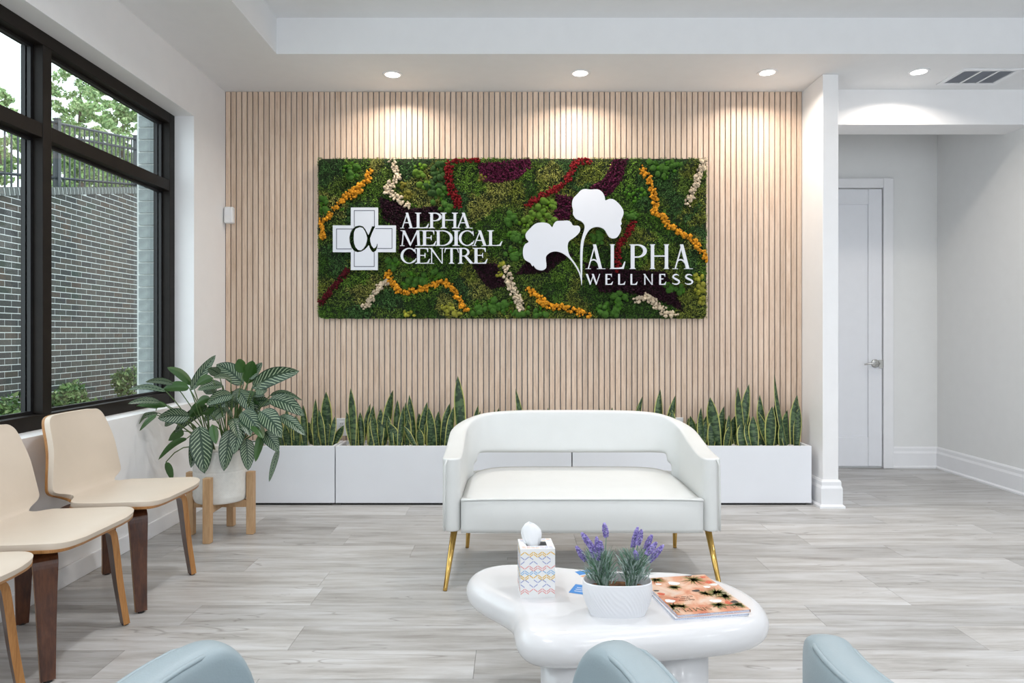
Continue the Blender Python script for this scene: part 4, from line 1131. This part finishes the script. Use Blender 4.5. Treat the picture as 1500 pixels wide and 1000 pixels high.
# fewer fronds where other mosses sit
base_c = np.array([flatcol(a, b) for a, b in zip(px[::6], py[::6])]); base_c = np.repeat(base_c, 6, axis=0)[:NB]
px = np.repeat(px[::6], 6)[:NB]+np.random.normal(0, 2.2, NB); py = np.repeat(py[::6], 6)[:NB]+np.random.normal(0, 2.2, NB)
px = np.clip(px, 465.5, 1035.8); py = np.clip(py, 231.2, 466.8)
mask = np.ones(NB, dtype=bool)
for i in range(NB):
    for s in strands:
        bb = s[3]
        if seg_d(px[i], py[i], bb) < s[2]*.55 and random.random() < .8: mask[i] = False; break
    if mask[i]:
        for nm, c, pg in patches:
            if inpoly(px[i], py[i], pg): base_c[i] = np.array(c)*1.0; break
px, py, base_c = px[mask], py[mask], base_c[mask]; n_ = len(px)
hn = np.array([noise.noise(Vector((a*.09, b*.09, 3))) for a, b in zip(px, py)])
B0 = np.stack([(px-752)/1000*YM, 4.605-.012*np.clip(hn+.4, 0, 1.2), CZ+(490-py)/1000*YM], 1)
dirs = np.random.normal(0, 1, (n_, 3)); dirs[:, 1] = -np.abs(dirs[:, 1])-.35; dirs /= np.linalg.norm(dirs, axis=1)[:, None]
ln = np.random.uniform(.010, .026, n_)[:, None]
sd = np.cross(dirs, np.random.normal(0, 1, (n_, 3))); sd /= np.linalg.norm(sd, axis=1)[:, None]; sd *= np.random.uniform(.0014, .0030, n_)[:, None]
tip = B0+dirs*ln
tip[:, 0] = np.clip(tip[:, 0], mx0, mx1); tip[:, 2] = np.clip(tip[:, 2], mz0, mz1)
V = np.stack([B0-sd, B0+sd, tip], 1).reshape(-1, 3); F = np.arange(n_*3, dtype=np.int32).reshape(-1, 3)
br = np.random.uniform(.25, 1.25, (n_, 1))**1.6*1.9; C = np.repeat(base_c*br, 3, axis=0)
colored('flat_moss', V, F, C, M['attr'], ms)

# white letters
KL = YL0/1000
def lx(px_): return (px_-752)*KL
def lz(py_): return CZ+(490-py_)*KL
def word(letters, top, base, style):
    for ch, a, b in letters:
        g = fit(glyph(ch, **style), lx(a), lx(b), lz(base), lz(top)); mb = MB()
        for kk, q in enumerate(g): mb.prism(q, YL0-kk*.00006, YL1+kk*.00006)
        build('letter_'+ch.lower(), mb, M['letter'], ms)
s1 = dict(S=.155, T=.055, sv=.10, sh=.035)
word([('A',586.2,607.8),('L',607.8,628.2),('P',627.6,646.9),('H',645.2,670.7),('A',667.3,692.2)], 311.3, 334.2, s1)
word([('M',585.7,618.5),('E',616.8,639),('D',637.2,663.3),('I',662.7,673.5),('C',672,695),('A',691,716.6),('L',713.7,735.8)], 337.2, 360, s1)
word([('C',586.8,610),('E',608,629.9),('N',628.2,650.8),('T',650.8,671.8),('R',670.7,693.3),('E',692.2,714.3)], 362.9, 386, s1)
s2 = dict(S=.150, T=.050, sv=.045, sh=.022, arch=True)
word([('A',857.9,887),('L',893.4,916.2),('P',922.5,947.5),('H',952.3,980.2),('A',985.3,1015)], 357.7, 393.8, s2)
s3 = dict(S=.165, T=.085, sv=0, sh=.02)
word([('W',858.2,879.1),('E',887,897.9),('L',905.7,916.2),('L',923.8,934),('N',942.5,956.1),('E',965.9,976),('S',984.9,996.3),('S',1003.5,1015.7)], 401, 417, s3)
# ginkgo leaves
up_ = [(615,985),(620,800),(625,640),(640,540),(665,480),(700,435),(750,415),(800,420),(840,445),(860,480),(885,515),(920,527),(960,515),(990,470),(1000,430),(992,402),(1005,385),(1000,350),(1022,290),(1015,240),(970,180),(920,145),(880,142),(845,155),(838,120),(815,75),(770,48),(700,50),(650,45),(610,55),(570,95),(530,140),(520,200),(530,250),(530,290),(560,335),(610,360),(640,395),(640,440),(622,500),(605,580),(600,700),(603,830)]
lo_ = [(611,985),(606,930),(585,860),(540,780),(490,720),(440,680),(390,658),(340,655),(295,672),(265,710),(270,790),(262,820),(230,838),(185,832),(158,812),(145,790),(132,797),(110,765),(60,735),(42,690),(42,630),(60,585),(95,560),(70,525),(68,480),(110,430),(160,385),(210,372),(265,375),(300,390),(325,417),(345,380),(375,357),(430,355),(480,353),(510,370),(530,400),(580,403),(600,430),(590,470),(545,515),(495,550),(478,590),(480,640),(500,700),(550,770),(590,840),(608,900)]
for k, pts in enumerate((up_, lo_)):
    q = [Vector((lx(760+a/6.665), lz(270+b/6.665), 0)) for a, b in pts]
    q = catmull(q, 4)
    build('ginkgo_leaf', MB().prism([(p.x, p.y) for p in q], YL0-.0004*k, YL1), M['letter'], ms)
# cross with the cut-out alpha
def c8(a, b): return (lx(480+a/8.333), lz(290+b/8.333))
cr = [(282,115),(612,115),(612,333),(832,333),(832,660),(612,660),(612,878),(282,878),(282,660),(62,660),(62,333),(282,333)]
al = [(540,343),(583,343),(560,385),(540,430),(518,490),(520,530),(535,580),(560,612),(580,605),(597,580),(600,558),(608,560),(606,600),(590,640),(560,662),(535,650),(512,610),(500,575),(480,600),(450,630),(410,652),(365,660),(320,645),(285,600),(266,540),(262,480),(275,420),(300,375),(340,343),(390,333),(430,345),(460,380),(485,430),(495,450),(510,420),(525,380)]
bo = [(390,355),(340,375),(320,420),(317,490),(322,550),(340,600),(370,632),(405,638),(435,615),(460,575),(475,530),(480,490),(470,440),(450,395),(425,362)]
cu_ = bpy.data.curves.new('cross', 'CURVE'); cu_.dimensions = '2D'; cu_.fill_mode = 'BOTH'; cu_.extrude = (YL1-YL0)/2
for poly in (cr, al, bo):
    sp = cu_.splines.new('POLY'); sp.points.add(len(poly)-1); sp.use_cyclic_u = True
    for p_, (a, b) in zip(sp.points, poly): x_, z_ = c8(a, b); p_.co = (x_, z_, 0, 1)
co = bpy.data.objects.new('cross', cu_); COL.objects.link(co)
dg = bpy.context.evaluated_depsgraph_get(); cme = bpy.data.meshes.new_from_object(co.evaluated_get(dg)); bpy.data.objects.remove(co)
cme.transform(Matrix.Translation((0, (YL0+YL1)/2, 0)) @ Matrix.Rotation(PI/2, 4, 'X')); cme.transform(Matrix.Translation(-wloc(ms)))
cme.materials.clear(); cme.materials.append(M['letter'])
cross = link('cross_emblem', cme, None, ms)
mb = MB()
def ln_(a, b):
    (x0, z0), (x1, z1) = c8(*a), c8(*b); h_ = .0022
    mb.box(min(x0,x1)-h_, YL0-.0006, min(z0,z1)-h_, max(x0,x1)+h_, YL0+.0002, max(z0,z1)+h_)
for a, b in (((325,152),(570,152)),((325,152),(325,345)),((570,152),(570,340)),((586,372),(785,372)),((785,372),(785,615)),((608,615),(785,615)),((568,665),(568,835)),((325,835),(568,835)),((325,655),(325,835)),((108,620),(290,620)),((108,376),(108,620)),((108,376),(300,376))): ln_(a, b)
build('emblem_outline', mb, M['ink'], cross)

# ================================================================ CHAIRS BY THE WINDOW
def make_chair():
    t = thing('side_chair', '', 'chair', (0,0,0), 'cream chairs along the window wall')
    # local: +x forward, y across; profile (x, z) from the back's top to the seat front
    pr = [(-.236,.775,.12),(-.2355,.770,.155),(-.233,.755,.175),(-.226,.73,.187),(-.213,.685,.197),(-.199,.63,.209),(-.184,.57,.221),(-.169,.515,.232),(-.162,.487,.234),(-.156,.470,.218),(-.147,.453,.175),(-.132,.438,.150),(-.112,.430,.162),(-.095,.426,.20),(-.08,.424,.222),
          (-.05,.422,.232),(.03,.423,.239),(.12,.426,.240),(.18,.428,.238),(.210,.427,.229),(.230,.424,.208),(.241,.421,.170),(.246,.419,.115)]
    prof = [(a, b-.008) for a, b, c in pr]; wid = [c for a, b, c in pr]
    pv = catmull([Vector((a, b, c)) for (a, b), c in zip(prof, wid)], 4, closed=False)
    def layer(off, inset, th, name, mat):
        mb = MB(); nv = 12; n_ = len(pv)
        for i, p in enumerate(pv):
            d_ = (pv[min(i+1, n_-1)]-pv[max(i-1, 0)]); d_ = Vector((d_.x, 0, d_.y)).normalized(); nn_ = Vector((-d_.z, 0, d_.x))
            if nn_.z < 0 and nn_.x < 0: nn_ = -nn_
            for j in range(nv+1):
                v = j/nv*2-1; back = sm((p.y-.46)/.2)
                cur = .030*back*(v*p.z/.23)**2
                mb.v.append((p.x+nn_.x*off+cur, v*max(.01, p.z-inset), p.y+nn_.z*off))
        for i in range(n_-1):
            for j in range(nv): a = i*(nv+1)+j; mb.f.append((a, a+1, a+nv+2, a+nv+1)); mb.m.append(0)
        o = build(name, mb, mat, t, smooth=True, world=False)
        md = o.modifiers.new('solid', 'SOLIDIFY'); md.thickness = th; md.offset = 0
        md = o.modifiers.new('bev', 'BEVEL'); md.width = min(.006, th*.4); md.segments = 3; md.limit_method = 'ANGLE'
        return o
    layer(-.004, 0, .010, 'plywood_shell', M['plyedge'])
    layer(.011, .003, .020, 'upholstery', M['cream'])
    # legs: bent plywood, set diagonally
    for sx, sy in ((1,-1),(1,1),(-1,-1),(-1,1)):
        d_ = Vector((sx*.195, sy*.215, 0)); Lg = d_.length; d_.normalize(); q = Vector((-d_.y, d_.x, 0))
        pth = [(.06,.397,.030),(.14,.396,.034),(.185,.392,.036),(.218,.381,.036),(.238,.365,.035),(.246,.33,.033),(.256,.25,.029),(.268,.15,.025),(Lg,.006,.020)]
        ptz = catmull([Vector(p) for p in pth], 3, closed=False); n_ = len(ptz); th = .011
        faces = MB(); edges = MB(); vs = []
        for i, p in enumerate(ptz):
            tg = (ptz[min(i+1, n_-1)]-ptz[max(i-1, 0)]); tg = Vector((tg.x, tg.y, 0)).normalized(); no = Vector((-tg.y, tg.x, 0))
            for s_, w_ in ((1,1),(1,-1),(-1,-1),(-1,1)):
                r_ = p.x+no.x*th*s_; z_ = p.y+no.y*th*s_; vs.append(d_*r_+q*(w_*p.z)+Vector((0,0,z_)))
        k4 = lambda i, j: i*4+j % 4
        wide = [(k4(i,j), k4(i,j+1), k4(i+1,j+1), k4(i+1,j)) for i in range(n_-1) for j in (0, 2)]
        edge = [(k4(i,j), k4(i,j+1), k4(i+1,j+1), k4(i+1,j)) for i in range(n_-1) for j in (1, 3)] + [(3,2,1,0), tuple((n_-1)*4+j for j in range(4))]
        mb = MB(); mb.add(vs, wide); base = len(mb.f); mb.cm = 1
        for f in edge: mb.f.append(f); mb.m.append(1)
        lg = build('leg', mb, [M['walnut'], M['plyedge']], t, world=False)
        bmm = bmesh.new(); bmm.from_mesh(lg.data); bmesh.ops.recalc_face_normals(bmm, faces=bmm.faces); bmm.to_mesh(lg.data); bmm.free()
        f_ = d_*Lg
        build('glide', MB().lathe([(.012,0),(.012,.007)], 12, (f_.x, f_.y, 0)), M['black'], lg, world=False)
    build('seat_mount', MB().box(-.11,-.10,.380,.11,.10,.408), M['walnut'], t, world=False, bevel=.003)
    return t
c1 = make_chair()
bpy.context.view_layer.update()
labs = ['cream upholstered bent-plywood chair standing next to the striped-leaf pot plant', 'cream upholstered bent-plywood chair, second from the striped-leaf pot plant', 'cream upholstered bent-plywood chair, third from the striped-leaf pot plant']
for i, (y, lb) in enumerate(zip((2.91, 2.37, 1.83), labs)):
    c = c1 if i == 0 else dup(c1)
    c.location = (-1.665, y, 0); c['label'] = lb

# ================================================================ TUB CHAIRS
def make_tub():
    t = thing('tub_chair', '', 'armchair', (0,0,0), 'pale blue tub chairs facing the coffee table')
    R = .32; half = math.radians(45); nc = 48; rows = 10
    mb = MB()
    for i in range(nc+1):
        a = half+(2*PI-2*half)*i/nc            # angle from +y
        e = min(i, nc-i)/nc*(2*PI-2*half)*R    # distance from the arm tip
        zt = .712+.03*sm((e-.5)/.3)
        zt -= .20*(1-math.sqrt(max(0, 1-(1-min(1, e/.09))**2)))
        for k in range(rows+1):
            f = k/rows; f = 1-(1-f)**1.4
            r_ = R*(.86+.14*math.sin(min(1, f*1.6)*PI/2))
            mb.v.append((-math.sin(a)*r_, math.cos(a)*r_, .14+(zt-.14)*f))
    for i in range(nc):
        for k in range(rows): q = i*(rows+1)+k; mb.f.append((q, q+1, q+rows+2, q+rows+1)); mb.m.append(0)
    sh = build('shell', mb, M['blue'], t, smooth=True, world=False)
    md = sh.modifiers.new('solid', 'SOLIDIFY'); md.thickness = .055; md.offset = 1
    md = sh.modifiers.new('sub', 'SUBSURF'); md.levels = 2; md.render_levels = 2
    for rr_, nm in ((R-.004, 'piping'), (R-.050, 'piping')):
        pts = []
        for i in range(nc+1):
            a = half+(2*PI-2*half)*i/nc; e = min(i, nc-i)/nc*(2*PI-2*half)*R
            zt = .712+.03*sm((e-.5)/.3)-.20*(1-math.sqrt(max(0, 1-(1-min(1, e/.09))**2)))
            a2 = a if 0 < i < nc else a
            dn = max(0, 4-min(i, nc-i)); rq = rr_+(R-.027-rr_)*min(1, dn*.25); pts.append((-math.sin(a2)*rq, math.cos(a2)*rq, zt-.0075-.004*dn**1.5))
        build(nm, MB().tube(pts[2:-2], .0035, 6), M['blue'], t, smooth=True, world=False)
    n_ = 40
    def seat(prof): return MB().lathe(prof, n_, (0,.02,0))
    build('seat', seat([(0,.30),(.235,.30),(.25,.32),(.25,.42),(.235,.445),(.15,.455),(0,.458)]), M['blue'], t, smooth=True, world=False)
    build('base', MB().lathe([(0,.12),(.24,.12),(.25,.14),(.25,.30),(0,.30)], n_), M['blue'], t, smooth=True, world=False)
    build('swivel_base', MB().lathe([(.20,0),(.20,.012),(.05,.02),(.035,.03),(.035,.12)], n_), M['brass'], t, smooth=True, world=False)
    return t
t1 = make_tub(); bpy.context.view_layer.update(); t2 = dup(t1)
t1.location = (-.13, .72, 0); t1['label'] = 'pale blue leather tub chair between the window chairs and the other tub chair'
t2.location = (.69, .81, 0); t2.rotation_euler = (0,0,math.radians(15)); t2['label'] = 'pale blue leather tub chair turned slightly, on the magazine side of the table'

# ================================================================ OUTSIDE
gr = struct('ground_outside', MB().box(-6.0, -4, -.25, XL-.26, 16, -.15), M['mulch'])
BX = -5.86; by0, by1 = 5.5, 13.5
def ztop(y): return CZ+.216*y
rw = struct('wall_retaining', MB().add([(BX-.28,by0,-.2),(BX-.003,by0,-.2),(BX-.003,by1,-.2),(BX-.28,by1,-.2),(BX-.28,by0,ztop(by0)-.09),(BX-.003,by0,ztop(by0)-.09),(BX-.003,by1,ztop(by1)-.09),(BX-.28,by1,ztop(by1)-.09)],
      [(0,3,2,1),(4,5,6,7),(0,1,5,4),(1,2,6,5),(2,3,7,6),(3,0,4,7)]), M['mortar'])
bl, bhh, jt = .206, .0655, .0095
bmx = MB().box(-.02, -bl/2, -bhh/2, .0, bl/2, bhh/2).mesh('brick'); bmx.materials.append(M['brick'])
cand = []
r_ = 0; z = -.15
while z < ztop(by1):
    y = by0 - (.108 if r_ % 2 else 0)
    while y < by1:
        yc = y+bl/2
        if z+bhh < ztop(yc-bl/2)-.012: cand.append((yc, z+bhh/2))
        y += bl+jt
    z += bhh+jt; r_ += 1
def seen(c):
    x = 752+BX/c[0]*1000; py_ = 490-(c[1]-CZ)/c[0]*1000
    return (-14 < x < 34 or 72 < x < 224) and py_ < 605
vis = sorted([c for c in cand if seen(c)])[:298]; vs_ = set(vis)
for yc, zc in vis: link('brick', bmx, None, rw, (BX, yc, zc))
mb = MB(); rv = []
for yc, zc in cand:
    if (yc, zc) in vs_: continue
    mb.box(BX-.02, yc-bl/2, zc-bhh/2, BX, yc+bl/2, zc+bhh/2); rv += [random.random()]*8
o = build('brick_field', mb, M['brick'], rw); o['kind'] = 'stuff'
at = o.data.attributes.new('rnd', 'FLOAT', 'POINT'); at.data.foreach_set('value', rv)
# soldier course on top
yb0, yb1 = by0, by1
build('mortar_bed', MB().add([(BX+a, y_, ztop(y_)+dz) for y_ in (yb0, yb1) for a, dz in ((-.29,-.096),(.014,-.096),(.014,-.004),(-.29,-.004))], [(0,1,2,3),(7,6,5,4),(0,4,5,1),(1,5,6,2),(2,6,7,3),(3,7,4,0)]), M['mortar'], rw)
cp = MB().box(-.30, -.031, -.05, .02, .031, .05).mesh('coping_brick'); cp.materials.append(plain('coping_grey', (.085,.09,.085), .8, vary=.3, scale=20))
y = by0+.04
while y < by1:
    c = link('coping_brick', cp, None, rw, (BX, y, ztop(y)-.048)); c.rotation_euler = (math.atan(.216), 0, 0); y += .078
# railing on the wall
FX = -5.99
def zr(y): return 3.87+.172*(y-8.95)
fe = thing('railing', 'black metal railing on top of the brick garden wall', 'railing', (FX, 8.95, ztop(8.95)))
y = 5.9
pk = MB().box(-.008, -.008, 0, .008, .008, 1).mesh('picket'); pk.materials.append(M['rail'])
L0 = fe.location
while y < 13.2:
    z0 = ztop(y)-.01; o = link('picket', pk, None, fe, Vector((FX, y, z0))-L0); o.scale = (1,1,zr(y)+.0-z0); y += .107
for y in (7.05, 8.97, 10.83, 12.7):
    z0 = ztop(y)-.01; po = build('post', MB().box(FX-.03, y-.03, z0, FX+.03, y+.03, zr(y)+.045), M['rail'], fe)
    build('post_cap', MB().box(FX-.036, y-.036, zr(y)+.045, FX+.036, y+.036, zr(y)+.06), M['rail'], po)
for dz in (0, -.16, -.72):
    build('rail', MB().tube([(FX, 5.8, zr(5.8)+dz), (FX, 13.3, zr(13.3)+dz)], .018, 4), M['rail'], fe)
struct('ground_upper', MB().add([(-26,3,2.0),(BX-.29,3,ztop(3)-.12),(BX-.29,30,ztop(13.5)+.3),(-26,30,4.2)], [(0,1,2,3)]), M['road'])
# brick jamb of the building beside the pane
jb = struct('wall_jamb', MB().box(XO-.13, WY1-.002, -.2, XO, WY1+.30, 3.4), M['mortar'])
jm = MB().box(-.05, -.012, -bhh/2, .05, 0, bhh/2).mesh('brick'); jm.materials.append(plain('grey_brick', (.26,.29,.29), .8, vary=.2, scale=20))
for k in range(32): link('brick', jm, None, jb, (XO-.065+.0, WY1-.001, .45+k*.075))

def foliage(name, cents, n_each, size, cols, parent, flat=1.0):
    V, C = [], []
    for (c, rad) in cents:
        d = np.random.normal(0, 1, (n_each, 3)); d /= np.linalg.norm(d, axis=1)[:, None]
        p = np.array(c)+d*np.array(rad)*(np.random.uniform(.35, 1.0, (n_each, 1))**.5)
        a = np.random.normal(0, 1, (n_each, 3)); a /= np.linalg.norm(a, axis=1)[:, None]
        b = np.cross(a, np.random.normal(0, 1, (n_each, 3))); b /= np.linalg.norm(b, axis=1)[:, None]
        s = np.random.uniform(.6, 1.3, (n_each, 1))*size
        V.append(np.stack([p-a*s, p-b*s*.45, p+a*s, p+b*s*.45], 1).reshape(-1, 3))
        cc_ = np.array(cols)[np.random.randint(0, len(cols), n_each)]*np.random.uniform(.7, 1.3, (n_each, 1)); C.append(np.repeat(cc_, 4, axis=0))
    V = np.concatenate(V); C = np.concatenate(C); F = np.arange(len(V), dtype=np.int32).reshape(-1, 4)
    return colored(name, V, F, C, M['leafattr'], parent)
LT = [(.24,.36,.14),(.32,.44,.20),(.18,.29,.12),(.42,.50,.26)]  # window glare is put into these lightened leaf greens
def tree(px_, Y, ytop, ybot, wpx, lab, n_cl=16, grp='trees behind the railing'):
    X = (px_-752)/1000*Y; zg = ztop(min(Y, 13.5))+.1
    t = thing('leafy_tree', lab, 'tree', (X, Y, zg), grp)
    zt_, zb_ = CZ+(490-ytop)/1000*Y, CZ+(490-ybot)/1000*Y; W = wpx/1000*Y/2
    build('trunk', MB().tube([(X,Y,zg),(X+.05,Y,(zg+zb_)/2+.3),(X-.05,Y+.05,zb_+(zt_-zb_)*.5),(X,Y,zb_+(zt_-zb_)*.8)], [.09,.06,.04,.015], 8), M['bark'], t, smooth=True)
    cl = []
    for k in range(n_cl*6):
        f = random.random(); rr_ = W*math.sqrt(max(.08, 1-(2*f-1)**2))
        a = random.uniform(0, 2*PI); q = math.sqrt(random.random())*.95*rr_
        s = W*random.uniform(.10, .20); cl.append(((X+q*math.cos(a), Y+q*math.sin(a), zb_+(zt_-zb_)*(.06+.88*f)), (s, s, s*.7)))
    foliage('foliage', cl, 90, .055*Y/16, LT, t)
tree(118, 15, 88, 276, 125, 'tall pale green tree behind the railing, right of the window mullion')
tree(180, 20, 150, 280, 90, 'rounded pale green tree behind the railing, by the far end of the window')
tree(-120, 15, 120, 285, 90, 'pale green tree behind the railing, far towards the near window bay', 10)
tree(-5, 13, 115, 280, 75, 'pale green tree behind the railing, seen through the pane beside the mullion', 12)
tree(75, 24, 175, 285, 130, 'broad pale green tree standing far behind the others', 16)
tree(160, 29, 210, 285, 130, 'low wide green tree far behind the railing', 16)
SH = [(.10,.17,.05),(.15,.23,.08),(.24,.30,.13),(.07,.13,.05)]
def shrub(px_, Y, ytop, wpx, lab, n_=7):
    X = (px_-752)/1000*Y; zt_ = CZ+(490-ytop)/1000*Y; W = wpx/1000*Y/2
    t = thing('garden_shrub', lab, 'shrub', (X, Y, -.15), 'shrubs below the brick garden wall')
    mb = MB()
    for k in range(5): a = k*1.26; mb.tube([(X,Y,-.15),(X+.3*W*math.cos(a),Y+.3*W*math.sin(a),(zt_-.15)/2),(X+.7*W*math.cos(a),Y+.7*W*math.sin(a),zt_-.15)], .008, 5)
    build('stems', mb, M['bark'], t)
    cl = [((X+random.uniform(-.6,.6)*W, Y+random.uniform(-.6,.6)*W, random.uniform(.0, zt_-.15)), (W*.45, W*.45, .18)) for k in range(n_)]
    foliage('foliage', cl, 260, .035, SH, t)
shrub(12, 6.9, 575, 110, 'dense green shrub outside the pane beside the mullion', 9)
shrub(96, 8.0, 560, 70, 'dark green shrub at the foot of the brick wall beside the mullion')
shrub(150, 7.9, 575, 60, 'low green shrub at the foot of the brick wall')
shrub(200, 9.4, 530, 75, 'tall loose shrub at the foot of the brick wall by the window jamb', 9)
